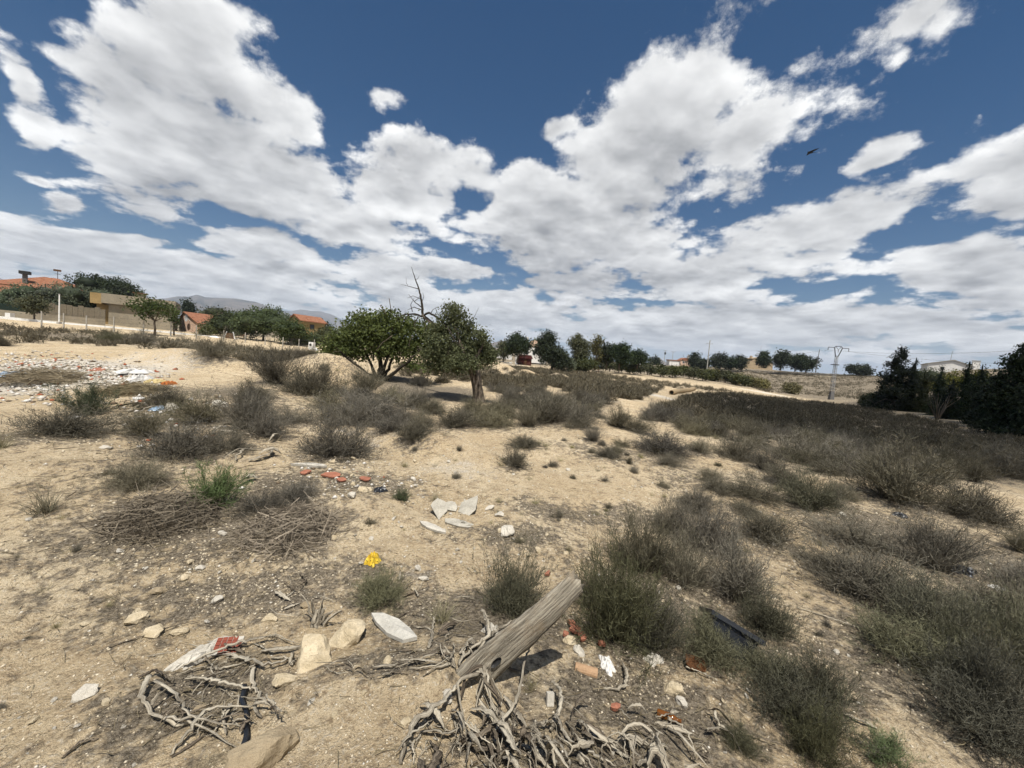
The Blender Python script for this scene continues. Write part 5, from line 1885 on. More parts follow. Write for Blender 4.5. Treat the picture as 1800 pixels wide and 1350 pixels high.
LOWB = [low_bush(200 + i) for i in range(5)]
LOWH = [low_bush(220 + i, 240, .6) for i in range(4)]
parts = []
for i in rest:
    x, y, z, fi = FP[i]
    V, F, t, r = LOWB[i % 5]
    dist = math.hypot(x, y)
    if dist < 26:
        V, F, t, r = LOWH[i % 4]
    if dist > 88:
        V, F, t, r = V[:16 * 4], F[:16], t[:16 * 4], r[:16 * 4]
    elif dist > 45:
        m_ = 38 if dist < 70 else 24
        V, F, t, r = V[:m_ * 4], F[:m_], t[:m_ * 4], r[:m_ * 4]
    a = RNG.random() * 6.28
    w = (.65 + .6 * RNG.random()) * (1.0 if dist < 45 else (1.15 if dist < 88 else 1.7))
    k = 1.0 if dist < 45 else 1.35
    c, s_ = math.cos(a), math.sin(a)
    X = np.stack([(V[:, 0] * c - V[:, 1] * s_) * w + x, (V[:, 0] * s_ + V[:, 1] * c) * w + y, V[:, 2] * w * .78 + z - .02], -1)
    parts.append((X, F, t, np.clip(r * .6 + RNG.random() * .5, 0, 1)))
sc_o = obj('scrub', to_mesh('scrub', parts), M_FIELD)
kind(sc_o, 'stuff')
sc_o['label'] = 'dense grey-brown dry scrub covering the far fields'
print('FIELD', len(FP), 'individual', len(ind), 'rest', len(rest))

_tp = np.concatenate([RNG.uniform([860, 770], [1450, 920], (46, 2)), RNG.uniform([650, 780], [1000, 980], (22, 2)), RNG.uniform([0, 830], [200, 1250], (12, 2)), RNG.uniform([1280, 950], [1500, 1120], (14, 2)), RNG.uniform([500, 640], [640, 690], (8, 2))])
for i, q in enumerate(ground_hit(_tp)):
    dd = (q - CAMP) @ FWD
    wm = (8 + 14 * RNG.random()) * dd / FPX
    k = i % 3
    me = TSMALL if k == 0 else (SCRUB[i % 5] if k == 1 else TUFTS[i % 3])
    sc = wm / (.92 if k == 1 else .42)
    o = obj('grass_tuft' if k != 1 else 'shrublet', me, None, None, (q[0], q[1], q[2] - .01), (0, 0, RNG.random() * 6.28), (sc, sc, sc * .9))
    tag(o, 'tiny dry tuft, one of many dotted over the bare sand' if k != 1 else 'tiny grey shrublet, one of several dotted over the bare sand', 'tuft' if k != 1 else 'shrub', 'tiny tufts on the bare sand' if k != 1 else 'tiny shrublets on the bare sand')

# ------------------------------------------------------------------ stones
def rock_mesh(seed, flat=.7, n=3, rough=.22):
    rng = np.random.default_rng(seed)
    import bmesh
    bm = bmesh.new()
    bmesh.ops.create_icosphere(bm, subdivisions=n, radius=.5)
    pl = unit(rng.normal(size=(15, 3)))
    off = .25 + .17 * rng.random(15)
    for v in bm.verts:
        p = np.array(v.co)
        for k in range(15):
            d = p @ pl[k] - off[k]
            if d > 0:
                p = p - pl[k] * d * .98
        f = 1 + rough * .35 * math.sin(p[0] * 13 + seed) * math.sin(p[1] * 11 + seed * 2) * math.sin(p[2] * 12)
        p = p * f * np.array([1, .85, flat])
        v.co = Vector(p + rng.normal(size=3) * .006)
    me = bpy.data.meshes.new('stone')
    bm.to_mesh(me)
    bm.free()
    return me


ROCKS = [rock_mesh(s) for s in range(7)]
ROCKS_LO = [rock_mesh(20 + s, .65, 2, .3) for s in range(6)]
STONES = [
    (553, 1178, 82, 'L', 'big pale limestone rock beside the heap of dead wood'), (612, 1138, 66, 'L', 'pale limestone rock behind the big one, by the white slab'),
    (502, 1205, 38, 'L', 'small pointed pale stone touching the left of the big rock'), (150, 1228, 40, 'W', 'white stone alone on the soil at lower left'),
    (460, 1352, 98, 'G', 'rounded brown boulder at the bottom edge'), (788, 1232, 24, 'W', 'white stone just left of the foot of the post'),
    (716, 1272, 20, 'L', 'small pale stone on the bare soil below the big rock'), (681, 1170, 22, 'L', 'flat pale stone between the big rock and the post'),
    (380, 1060, 20, 'W', 'white stone on the litter left of the splintered root'), (476, 1094, 28, 'L', 'pale stone above the big rock at left'),
    (271, 1120, 36, 'L', 'flat pale stone under the long dark stick'), (315, 1118, 26, 'L', 'pale stone right of the flat one by the long dark stick'),
    (238, 1098, 34, 'L', 'low pale stone left of the flat one'), (280, 1046, 28, 'G', 'buff stone half sunk in the litter at left'),
    (282, 934, 26, 'G', 'orange-brown stone at the foot of the dead brush'), (350, 1004, 18, 'W', 'small white stone above the buff stone'),
    (334, 992, 16, 'L', 'small stone beside the small white one'), (326, 1020, 18, 'L', 'small stone below the small white one'),
    (391, 942, 16, 'W', 'white chip at the edge of the dead brush'), (537, 1070, 20, 'G', 'brown stone left of the splintered root'),
    (186, 1240, 17, 'L', 'small stone right of the lone white one'), (347, 1255, 26, 'G', 'brown stone inside the left wood tangle'),
    (393, 1286, 24, 'L', 'pale stone at the right of the left wood tangle'), (546, 1238, 15, 'W', 'white chip below the big rock'),
    (242, 1078, 14, 'L', 'small stone above the low pale one'), (1017, 1152, 22, 'W', 'elongated white stone beside the broken bricks'),
    (1000, 1134, 24, 'L', 'buff stone among the broken bricks'), (946, 972, 16, 'L', 'buff stone behind the tall olive shrub'),
    (1180, 1222, 38, 'L', 'crumbly pale lump above the brown bottle'), (1196, 1240, 26, 'W', 'pale lump beside the brown bottle'),
    (860, 898, 18, 'W', 'white chip right of the broken sheets'), (879, 910, 20, 'W', 'angular white chip at the right end of the broken sheets'),
    (890, 942, 30, 'W', 'flat pale flake below the angular white chip'), (1272, 1140, 18, 'W', 'white chip at the base of the black tub'),
    (640, 868, 26, 'L', 'pale flat stone beside the red tiles'), (618, 876, 22, 'W', 'white stone left of the flat one beside the red tiles'),
    (735, 1003, 16, 'W', 'white stone in the gravel strip at centre'), (745, 1022, 18, 'W', 'second white stone in the gravel strip'), (728, 1040, 14, 'L', 'third stone in the gravel strip'),
    (150, 1100, 14, 'L', 'small stone on the open soil at left'), (60, 1270, 16, 'L', 'small stone near the lower left corner'),
    (185, 790, 16, 'W', 'white stone beside the wide grey shrub'), (640, 1220, 12, 'L', 'pebble-like stone on the soil mound'), (590, 1260, 14, 'L', 'small stone on the soil right of the boulder'),
    (300, 722, 26, 'W', 'big pale stone beside the blue scrap'), (385, 720, 30, 'W', 'pale boulder between the grey shrubs at mid left'),
]
SZ = {'L': M_ROCK, 'W': M_ROCKW, 'G': M_ROCKG}
for m_ in ROCKS:
    pass
_rp = ground_hit([(s[0], s[1] - s[2] * .18) for s in STONES])
_cache = {}
for i, (q, s) in enumerate(zip(_rp, STONES)):
    dd = (q - CAMP) @ FWD
    w = s[2] * dd / FPX * 1.2
    key = (i % 7, s[3])
    if key not in _cache:
        m_ = ROCKS[i % 7].copy()
        m_.materials.append(SZ[s[3]])
        _cache[key] = m_
    zf = .9 if s[2] > 50 else .75
    o = obj('stone', _cache[key], None, None, (q[0], q[1], q[2] + w * .08), (.25 * math.sin(i), .25 * math.cos(i * 2), i * 1.7), (w, w * .95, w * zf))
    tag(o, s[4], 'stone', 'loose stones on the ground')
# more stones of middling size, alike
_mc = []
for m0 in ROCKS_LO:
    for mt in (M_ROCK, M_ROCKW):
        m_ = m0.copy()
        m_.materials.append(mt)
        _mc.append(m_)
pz = RNG.uniform([0, 900], [1500, 1350], (150, 2))
pz = np.concatenate([pz, RNG.uniform([560, 800], [1000, 1000], (60, 2))])
hp = ground_hit(pz)
for i, q in enumerate(hp):
    dd = (q - CAMP) @ FWD
    w = (6 + 9 * RNG.random() ** 2) * dd / FPX
    o = obj('small_stone', _mc[i % len(_mc)], None, None, (q[0], q[1], q[2] + w * .12), (RNG.random(), RNG.random(), RNG.random() * 6), (w, w, w * .8))
    tag(o, 'small pale stone loose on the dry soil, one of many strewn about', 'stone', 'small stones strewn over the dry soil')


# gravel: uncountable chips
OCT = np.array([(1, 0, 0), (-1, 0, 0), (0, 1, 0), (0, -1, 0), (0, 0, 1), (0, 0, -1)], float)
OCTF = np.array([(0, 2, 4), (2, 1, 4), (1, 3, 4), (3, 0, 4), (2, 0, 5), (1, 2, 5), (3, 1, 5), (0, 3, 5)])


def chips(name, P, size, cols, label):
    n = len(P)
    V = OCT[None] * (size[:, None, None] * (.5 + .7 * RNG.random((n, 6, 1))))
    V = V * np.array([1, 1, .6])
    a = RNG.random(n) * 6.28
    c, s_ = np.cos(a)[:, None], np.sin(a)[:, None]
    X = np.stack([V[..., 0] * c - V[..., 1] * s_, V[..., 0] * s_ + V[..., 1] * c, V[..., 2]], -1) + P[:, None, :]
    F = (np.arange(n) * 6)[:, None, None] + OCTF[None]
    col = np.repeat(cols, 6, 0)
    o = obj(name, fast_mesh(name, X.reshape(-1, 3), [F.reshape(-1, 3)], {'tint': col}), M_VCOL)
    kind(o, 'stuff')
    o['label'] = label
    return o


N_G = 36000
r_ = 1.0 + 9.0 * RNG.random(N_G) ** 1.5
a_ = R(90) + (RNG.random(N_G) - .5) * R(120)
gx, gy = r_ * np.cos(a_), r_ * np.sin(a_)
keep = fbm(gx, gy, .8, 3) + .4 * RNG.normal(size=N_G) * .5 > -.1
gx, gy = gx[keep], gy[keep]
extra = ground_hit(np.concatenate([RNG.normal([735, 1010], [45, 50], (500, 2)), RNG.normal([800, 830], [90, 28], (900, 2)), RNG.normal([620, 770], [70, 25], (700, 2)),
                                   RNG.normal([450, 1020], [130, 50], (900, 2)), RNG.normal([1120, 1190], [90, 40], (500, 2))]))
P = np.concatenate([np.stack([gx, gy, terrain(gx, gy)], -1), extra])
dd = np.hypot(P[:, 0], P[:, 1])
size = (.003 + .009 * RNG.random(len(P)) ** 3) * np.clip(dd / 2.5, .8, 2.2)
tone = RNG.random((len(P), 1))
cols = np.array([.36, .29, .19]) * (1 - tone) + np.array([.66, .58, .44]) * tone
wht = RNG.random(len(P)) < .05
cols[wht] = (.60, .56, .48)
chips('gravel', P, size, cols, 'fine pale gravel strewn over the dry soil')

# rubble on the heap at left
pr = np.concatenate([RNG.normal([130, 652], [70, 13], (1500, 2)), RNG.normal([55, 645], [50, 16], (900, 2)), RNG.normal([215, 668], [40, 9], (450, 2)), RNG.normal([60, 690], [50, 12], (350, 2)), RNG.normal([250, 690], [40, 18], (260, 2)),
                     RNG.normal([330, 745], [60, 25], (200, 2)), RNG.normal([600, 845], [60, 18], (220, 2))])
pr = pr[(pr[:, 1] > 615) & (pr[:, 0] > -40)]
P = ground_hit(pr)
size = (.012 + .06 * RNG.random(len(P)) ** 2.5) * np.clip(np.hypot(P[:, 0], P[:, 1]) / 9, .4, 1.1)
tone = RNG.random((len(P), 1))
cols = np.array([.40, .34, .25]) * (1 - tone) + np.array([.72, .69, .64]) * tone
red = RNG.random(len(P)) < .07
cols[red] = (.40, .13, .07)
brn = RNG.random(len(P)) < .12
cols[brn] = (.16, .12, .08)
P[:, 2] += size * .2
chips('rubble', P, size, cols, 'white builders rubble strewn over the heap at left')

# twig litter
N_T = 20000
r_ = 1.0 + 11.0 * RNG.random(N_T) ** 1.3
a_ = R(90) + (RNG.random(N_T) - .5) * R(120)
tx, ty = r_ * np.cos(a_), r_ * np.sin(a_)
k_ = RNG.random(N_T) < np.clip(sample(LITTER_SHADE, tx, ty) * 1.5 + .05, 0, 1)
tx, ty, r_ = tx[k_], ty[k_], r_[k_]
n = len(tx)
b_ = RNG.random(n) * 6.28
D_ = np.stack([np.cos(b_), np.sin(b_), RNG.normal(size=n) * .12], -1)
P0 = np.stack([tx, ty, terrain(tx, ty) + .006 + .02 * RNG.random(n)], -1)
ll = (.03 + .13 * RNG.random(n) ** 2) * np.clip(r_ / 4, .8, 1.6)
tw = obj('twig_litter', to_mesh('twig_litter', [ribbons(P0, D_, ll, (.0012 + .0018 * RNG.random(n)) * np.clip(r_ / 3, .9, 2), 3, .45, 0, RNG)]), M_BRUSH)
kind(tw, 'stuff')
tw['label'] = 'fine dead twig litter on the soil'


# ------------------------------------------------------------------ dead wood
def sweep(name, pts, rad, mat, flat=.5, n=8, twist=0.0, parent=None, loc=None, wob=.22, kink=.5):
    pts = np.array(pts, float)
    m = len(pts)
    kn = RNG.normal(size=(m, 3)) * np.asarray(rad)[:, None] * kink
    kn[0] = 0
    kn[:, 2] = np.abs(kn[:, 2]) * .6
    pts = pts + kn
    if loc is None:
        loc = pts[0].copy()
    pts = pts - loc
    V, Gr = [], []
    ref = np.array([.1, .2, 1.0])
    s_acc = 0.0
    ph = RNG.random() * 6
    for i in range(m):
        t = pts[min(i + 1, m - 1)] - pts[max(i - 1, 0)]
        t /= np.linalg.norm(t) + 1e-9
        a = np.cross(t, ref); a /= np.linalg.norm(a) + 1e-9
        b = np.cross(a, t)
        ref = b
        if i:
            s_acc += np.linalg.norm(pts[i] - pts[i - 1])
        tw_ = twist * i / m
        for k in range(n):
            an = 2 * math.pi * k / n
            w = 1 + wob * math.sin(an * 3 + ph) + wob * .6 * math.sin(an * 5 + ph * 2 + i * .25) + .14 * RNG.normal()
            u, v = math.cos(an) * rad[i] * w, math.sin(an) * rad[i] * flat * w
            u2, v2 = u * math.cos(tw_) - v * math.sin(tw_), u * math.sin(tw_) + v * math.cos(tw_)
            V.append(pts[i] + a * u2 + b * v2)
            Gr.append((u * 1.2 + ph, v * 1.2, s_acc * .07))
    F = [(i * n + k, i * n + (k + 1) % n, (i + 1) * n + (k + 1) % n, (i + 1) * n + k) for i in range(m - 1) for k in range(n)]
    me = fast_mesh(name, V, [np.array(F), np.array([list(range(n - 1, -1, -1)), [(m - 1) * n + k for k in range(n)]])], {'grain': np.array(Gr)}, smooth=False)
    return obj(name, me, mat, parent, loc)


def spline(ctrl, m):
    ctrl = np.array(ctrl, float)
    k = len(ctrl)
    tt = np.linspace(0, k - 1, m)
    out = []
    for t in tt:
        i = min(int(t), k - 2)
        f = t - i
        p0, p1, p2, p3 = ctrl[max(i - 1, 0)], ctrl[i], ctrl[i + 1], ctrl[min(i + 2, k - 1)]
        out.append(.5 * ((2 * p1) + (-p0 + p2) * f + (2 * p0 - 5 * p1 + 4 * p2 - p3) * f * f + (-p0 + 3 * p1 - 3 * p2 + p3) * f ** 3))
    return np.array(out)


def pix_branch(pix, lift, rad, mat, label, group=None, name='dead_branch', flat=.8, m=14, twist=0.0, cat='branch'):
    """a branch lying over the ground through pixels, lifted by the given heights"""
    P = ground_hit(pix)
    for i in range(len(P)):
        P[i, 2] += lift[i] + rad[min(i, len(rad) - 1)] * flat
    S = spline(P, m)
    r = np.interp(np.linspace(0, 1, m), np.linspace(0, 1, len(rad)), rad)
    o = sweep(name, S, r, mat, flat, 7, twist)
    return tag(o, label, cat, group)


# the weathered post leaning out of the soil
b0 = G(838, 1192)
tip = at(1012, 1020, 1.92)
post = empty('weathered_post', b0, 'thick weathered grey timber post leaning up out of the soil', 'post')
ax = tip - b0
Lp = np.linalg.norm(ax)
pts = [b0 - ax / Lp * .16] + [b0 + ax * t for t in np.linspace(0, 1, 15)]
rad = [.09] + list(np.interp(np.linspace(0, 1, 15), [0, .12, .35, .7, 1], [.092, .095, .082, .068, .056]))


def post_mesh():
    """rounded board section with splits, worn at the foot"""
    a = np.array(ax) / Lp
    side = np.cross(a, FWD); side /= np.linalg.norm(side)
    nrm = np.cross(side, a)
    prof = [(-1, -.25), (-.97, .18), (-.8, .42), (-.45, .5), (-.38, .40), (-.30, .51), (.1, .55), (.16, .46), (.22, .54), (.6, .5), (.9, .34), (1, .05), (.98, -.3), (.7, -.5), (0, -.56), (-.7, -.5)]
    n = len(prof)
    V, Gr = [], []
    m = len(pts) * 3
    for i in range(m):
        t = i / (m - 1)
        c = pts[0] + (pts[-1] - pts[0]) * t
        r = np.interp(t, np.linspace(0, 1, len(rad)), rad)
        bow = side * .012 * math.sin(t * 5) + nrm * .01 * math.sin(t * 7)
        for k, (u, v) in enumerate(prof):
            groove = 1.0
            jit = .03 * math.sin(k * 4.7 + t * 9) + .02 * math.sin(k * 9.1 + t * 31) + RNG.normal() * .012 + (.10 * RNG.normal() * max(0, .25 - t))
            end = (-.025 * math.sin(k * 2.1) - .015 * math.cos(k * 3.7)) if i == m - 1 else 0
            V.append(c + bow + side * r * (u + jit) + nrm * r * .46 * (v + jit * .7) + a * end - b0)
            Gr.append((u * r * 1.3, v * r * 1.3, t * Lp * .09))
    F = [(i * n + k, i * n + (k + 1) % n, (i + 1) * n + (k + 1) % n, (i + 1) * n + k) for i in range(m - 1) for k in range(n)]
    e0 = (m - 1) * n
    V.append(np.mean(V[e0:e0 + n], 0) - a * .012)
    Gr.append((0, 0, Lp * .09))
    caps = [(e0 + k, e0 + (k + 1) % n, m * n) for k in range(n)]
    return fast_mesh('shaft', V, [np.array(F), np.array(caps)], {'grain': np.array(Gr)})


shaft = obj('shaft', post_mesh(), M_POST, post)
# knot hole low on the face
kc = at(977 - 95, 1160, 1.80) - b0
_a = ax / Lp
_side = np.cross(_a, FWD); _side /= np.linalg.norm(_side)
_n = np.cross(_side, _a)
if _n @ (CAMP - b0) < 0:
    _n = -_n
kc = ax * .2 + _n * .030
MB().add([kc + (_a * math.cos(t) * .035 + _side * math.sin(t) * .016) for t in np.linspace(0, 2 * math.pi, 12, endpoint=False)] +
         [kc - _n * .012 + (_a * math.cos(t) * .026 + _side * math.sin(t) * .010) for t in np.linspace(0, 2 * math.pi, 12, endpoint=False)],
         [(i, (i + 1) % 12, 12 + (i + 1) % 12, 12 + i) for i in range(12)] + [tuple(range(23, 11, -1))]).build('knot_hole', M_IRON, post)
# splintered root fibres below the post
for k in range(9):
    a0 = b0 + np.array([RNG.normal() * .05 + .03, -.02 + RNG.normal() * .03, .05 + .03 * RNG.random()])
    dx, dy = RNG.normal() * .12 + .05, -.06 - .13 * RNG.random()
    e = a0 + np.array([dx, dy, 0])
    e[2] = gz(e[0], e[1]) + .01 + .03 * RNG.random()
    mid = (a0 + e) / 2 + np.array([RNG.normal() * .03, 0, .05])
    S = spline([a0, mid, e, e + np.array([RNG.normal() * .05, -.05, -.01])], 12)
    sweep('root', S, np.interp(np.linspace(0, 1, 12), [0, 1], [.011, .003]), M_DEAD if k % 3 else M_DEADD, .5, 7, 2, post, loc=None).location = S[0] - b0

# named branches, traced where they lie
BR = [
    ([(262, 1205), (250, 1235), (275, 1272), (345, 1290), (420, 1318)], [.05, .03, .03, .04, .0], [.016, .017, .016, .012, .007], 'long curved grey branch looping round the left wood tangle'),
    ([(272, 1218), (310, 1245), (330, 1275), (380, 1290), (430, 1285)], [.06, .06, .05, .05, .02], [.013, .013, .012, .010, .005], 'second curved branch inside the left wood tangle'),
    ([(300, 1328), (330, 1300), (370, 1268), (440, 1255)], [.0, .03, .06, .03], [.012, .015, .015, .008], 'thick straight branch crossing the left wood tangle'),
    ([(445, 1180), (448, 1215), (475, 1240), (505, 1255)], [.02, .01, .0, .0], [.014, .016, .014, .007], 'short bent branch right of the left wood tangle'),
    ([(330, 1200), (380, 1215), (440, 1222)], [.03, .05, .03], [.012, .015, .009], 'pale branch lying across the top of the left wood tangle'),
    ([(395, 1158), (430, 1170), (470, 1180), (510, 1165)], [.02, .03, .03, .02], [.013, .02, .018, .008], 'knotted dead branch reaching towards the big pale rock'),
    ([(320, 1178), (375, 1160), (430, 1140), (470, 1128)], [.02, .04, .04, .03], [.008, .016, .018, .010], 'grey bark strip above the knotted branch'),
    ([(190, 1140), (240, 1125), (300, 1108), (355, 1092)], [.01, .01, .02, .01], [.007, .008, .007, .004], 'long dark stick lying over the flat pale stones'),
    ([(112, 1332), (140, 1312), (172, 1300)], [.0, .01, .0], [.010, .012, .008], 'short dark stick near the lower left corner'),
    ([(245, 1195), (275, 1192), (305, 1208)], [.01, .03, .02], [.014, .017, .010], 'dark stub at the left end of the left wood tangle'),
    ([(1400, 1070), (1460, 1090), (1518, 1110)], [.01, .015, .01], [.008, .009, .007], 'long straight cane on the sand below the broad grey bush'),
    ([(1481, 1257), (1510, 1272), (1542, 1282)], [.01, .015, .0], [.012, .015, .012], 'grey stick right of the large olive bush'),
    ([(1205, 1178), (1238, 1190), (1262, 1200)], [.02, .015, .01], [.008, .009, .006], 'thin pale stick beside the rusty scrap'),
    ([(705, 1345), (722, 1300), (770, 1262), (808, 1215)], [.0, .05, .06, .04], [.012, .022, .022, .014], 'frayed grey branch rising from the bottom edge to the post'),
    ([(865, 1300), (905, 1258), (918, 1210), (928, 1185)], [.02, .07, .13, .17], [.014, .014, .012, .008], 'upright pale strip standing in front of the post shadow'),
    ([(968, 1290), (985, 1262), (980, 1235), (968, 1218)], [.01, .06, .07, .06], [.014, .018, .014, .010], 'curled pale strip beside the white block'),
    ([(1060, 1210), (1090, 1215), (1102, 1195), (1092, 1172)], [.0, .01, .03, .02], [.012, .018, .018, .010], 'curled grey bark piece below the crumpled white paper'),
    ([(1255, 1265), (1262, 1280), (1280, 1292), (1300, 1300)], [.05, .02, .01, .0], [.010, .015, .014, .008], 'hooked bark piece right of the brown bottle'),
    ([(1000, 1100), (1015, 1118), (1032, 1112), (1036, 1095)], [.01, .02, .04, .05], [.012, .014, .013, .008], 'curled dark strip above the broken bricks'),
    ([(935, 1290), (965, 1283), (985, 1285)], [.03, .03, .02], [.018, .02, .016], 'short hollow stem behind the bottom wood heap'),
    ([(810, 1165), (850, 1135), (880, 1110), (915, 1090)], [.02, .03, .02, .02], [.016, .02, .02, .012], 'pale split log left of the post'),
    ([(755, 1140), (760, 1115), (762, 1098)], [.0, .03, .05], [.014, .014, .009], 'short upright pale stick at the end of the white slab'),
    ([(840, 1150), (858, 1130), (852, 1108), (845, 1098)], [.01, .05, .08, .1], [.02, .022, .018, .010], 'bent pale bark piece against the post'),
]
for pix, lift, rad, lab in BR:
    rad = [r * .58 for r in rad]
    pix_branch(pix, lift, rad, M_DEAD if 'dark' not in lab else M_DEADD, lab, 'dead branches lying near the post', flat=.6, m=26, twist=.8)
# splintered root standing at left of centre
b = G(556, 1100)
sr = empty('splintered_root', b, 'splintered grey root standing upright left of the white slab', 'root')
for k in range(9):
    x = RNG.normal() * .03
    hgt = .10 + .12 * RNG.random()
    pts_ = spline([(x * .4, 0, -.03), (x + .01 * math.sin(k), .01 * math.cos(k * 2), hgt * .5), (x * 2.0, .02 * math.sin(k * 3), hgt)], 8)
    sweep('splinter', pts_, np.interp(np.linspace(0, 1, 8), [0, .5, 1], [.02, .013, .004]), M_DEAD, .4, 6, 1, sr, loc=np.zeros(3))


def heap(n, cx, cy, sx, sy, ln, wd, ang, angs, label, group, mats=(M_DEAD, M_DEADD), curl=.22, lift=.05, flat=.4):
    pp = RNG.normal([cx, cy], [sx, sy], (n, 2))
    pp[:, 1] = np.minimum(pp[:, 1], 1375)
    Q = ground_hit(pp)
    for i, q in enumerate(Q):
        a = R(ang) + RNG.normal() * R(angs)
        L_ = ln * (.3 + .9 * RNG.random())
        d = np.array([math.cos(a), math.sin(a), 0])
        sd_ = np.array([-d[1], d[0], 0])
        cu = RNG.normal() * curl
        c = [q - d * L_ * .5 + sd_ * cu * L_ * .25, q - d * L_ * .15 - sd_ * cu * L_ * .1, q + d * L_ * .2 - sd_ * cu * L_ * .1, q + d * L_ * .5 + sd_ * cu * L_ * .35]
        hb = lift * RNG.random()
        for j, pnt in enumerate(c):
            pnt[2] = gz(pnt[0], pnt[1]) + .006 + hb * (.3, 1, .9, .2)[j] + (.05 * RNG.random() if j in (0, 3) and RNG.random() < .3 else 0)
        shred = RNG.random() < (.6 if flat < .5 else .3)
        w = wd * (1.1 + 1.3 * RNG.random() if shred else .22 + .6 * RNG.random() ** 2)
        S = spline(c, 17)
        o = sweep('wood_strip', S, np.interp(np.linspace(0, 1, 17), [0, .1, .35, .7, 1], [w * .25, w * .7, w, w * .85, w * .12]), mats[0] if RNG.random() < .72 else mats[1], flat * (.32 if shred else 1.6), 6, RNG.normal() * (2.4 if shred else .6), kink=(.25 if shred else .9))
        tag(o, label, 'dead wood', group)


heap(72, 905, 1312, 66, 28, .22, .0068, -75, 30, 'curled grey dead wood strip in the heap at the bottom centre', 'strips of the bottom centre wood heap', lift=.09)
heap(56, 1120, 1312, 80, 24, .18, .0068, -20, 55, 'curled pale bark strip in the heap right of the post, at the bottom edge', 'strips of the bottom right wood heap', lift=.08, curl=.4)
heap(24, 765, 1310, 35, 26, .2, .008, 60, 30, 'frayed grey wood strip in the small heap left of the bottom heap', 'strips of the small bottom heap', lift=.06)
heap(44, 375, 1245, 64, 38, .18, .0048, 20, 70, 'thin grey branch in the left wood tangle', 'thin branches of the left wood tangle', lift=.06, flat=.8)
heap(28, 690, 1170, 85, 14, .2, .005, -5, 25, 'thin grey stick in the line of sticks between the big rock and the post', 'sticks between the rock and the post', lift=.04, flat=.8)
heap(26, 805, 1135, 48, 24, .15, .007, 30, 60, 'broken wood strip piled against the left side of the post', 'wood strips against the post', lift=.05)
heap(18, 470, 1155, 45, 18, .2, .0075, 0, 40, 'grey branch piled left of the big pale rock', 'branches left of the big rock', lift=.05, flat=.7)
heap(12, 425, 790, 22, 20, .5, .018, 60, 40, 'pale splintered branch in the pile at mid left', 'splintered branches at mid left', lift=.12)
heap(10, 235, 725, 22, 14, .6, .018, 20, 50, 'pale branch in the pile below the rubble heap', 'branches below the rubble', lift=.15)
heap(10, 730, 1040, 22, 20, .16, .008, 20, 60, 'small dead twig in the gravel strip at centre', 'twigs in the gravel strip', lift=.03, flat=.8)
heap(8, 520, 1050, 30, 30, .2, .009, -20, 50, 'grey twig beside the splintered root', 'twigs beside the splintered root', lift=.03, flat=.8)
heap(12, 170, 680, 55, 10, .9, .016, 0, 40, 'long dead stick lying on the rubble heap', 'sticks on the rubble heap', mats=(M_DEADD, M_DEAD), lift=.2, flat=.8)
for px, py, w, lab in [(85, 668, 130, 'brown dead brush dumped on the rubble heap'), (240, 690, 110, 'dark dead brush at the right foot of the rubble heap')]:
    q = G(px, py)
    w_ = w * ((q - CAMP) @ FWD) / FPX
    tag(obj('dead_brush', BRUSH[0], None, None, q, (0, 0, 1), (w_, w_ * .7, w_ * .8)), lab, 'brush', 'dead brush on the rubble')
for px, py, w, lab in [(400, 1250, 130, 'dead brush under the left wood tangle'), (440, 1165, 110, 'dead brush beside the broken mosaic tile'), (390, 1335, 100, 'dead brush at the bottom edge left of the boulder')]:
    q = G(px, py)
    w_ = w * ((q - CAMP) @ FWD) / FPX
    tag(obj('dead_brush', BRUSH[1], None, None, q - np.array([0, 0, .02]), (0, 0, px), (w_, w_ * .8, w_ * .5)), lab, 'brush', 'dead brush among the near wood')

# ------------------------------------------------------------------ rubbish and building waste
M_BRICK = rough_paint('red_clay', (.29, .12, .075), .3, 14, bumpd=.004)
M_CLAYT = rough_paint('buff_clay', (.34, .22, .13), .2, 14, bumpd=.003)
M_SHEET = rough_paint('fibre_cement', (.36, .335, .28), .3, 9, bumpd=.004)
M_PAPER = rough_paint('white_paper', (.60, .585, .55), .15, 12, bumpd=.004)
M_BAGB = rough_paint('pale_blue_plastic', (.30, .42, .55), .15, 8, rough=.4, spec=.4)
M_BLACKP = rough_paint('black_plastic', (.012, .014, .018), .3, 6, rough=.38, spec=.5)
M_RUST = rough_paint('rusty_metal', (.075, .032, .012), .5, 12, rough=.8)
M_AMBER = material('amber_glass', lambda T, b: (link(T, T.mix(T.noise(coords(T), 9, 3), (.10, .035, .006, 1), (.17, .06, .01, 1)), b.inputs['Base Color'])), .12, .6)
M_SLAB = rough_paint('white_plaster', (.44, .41, .35), .25, 9, bumpd=.006)


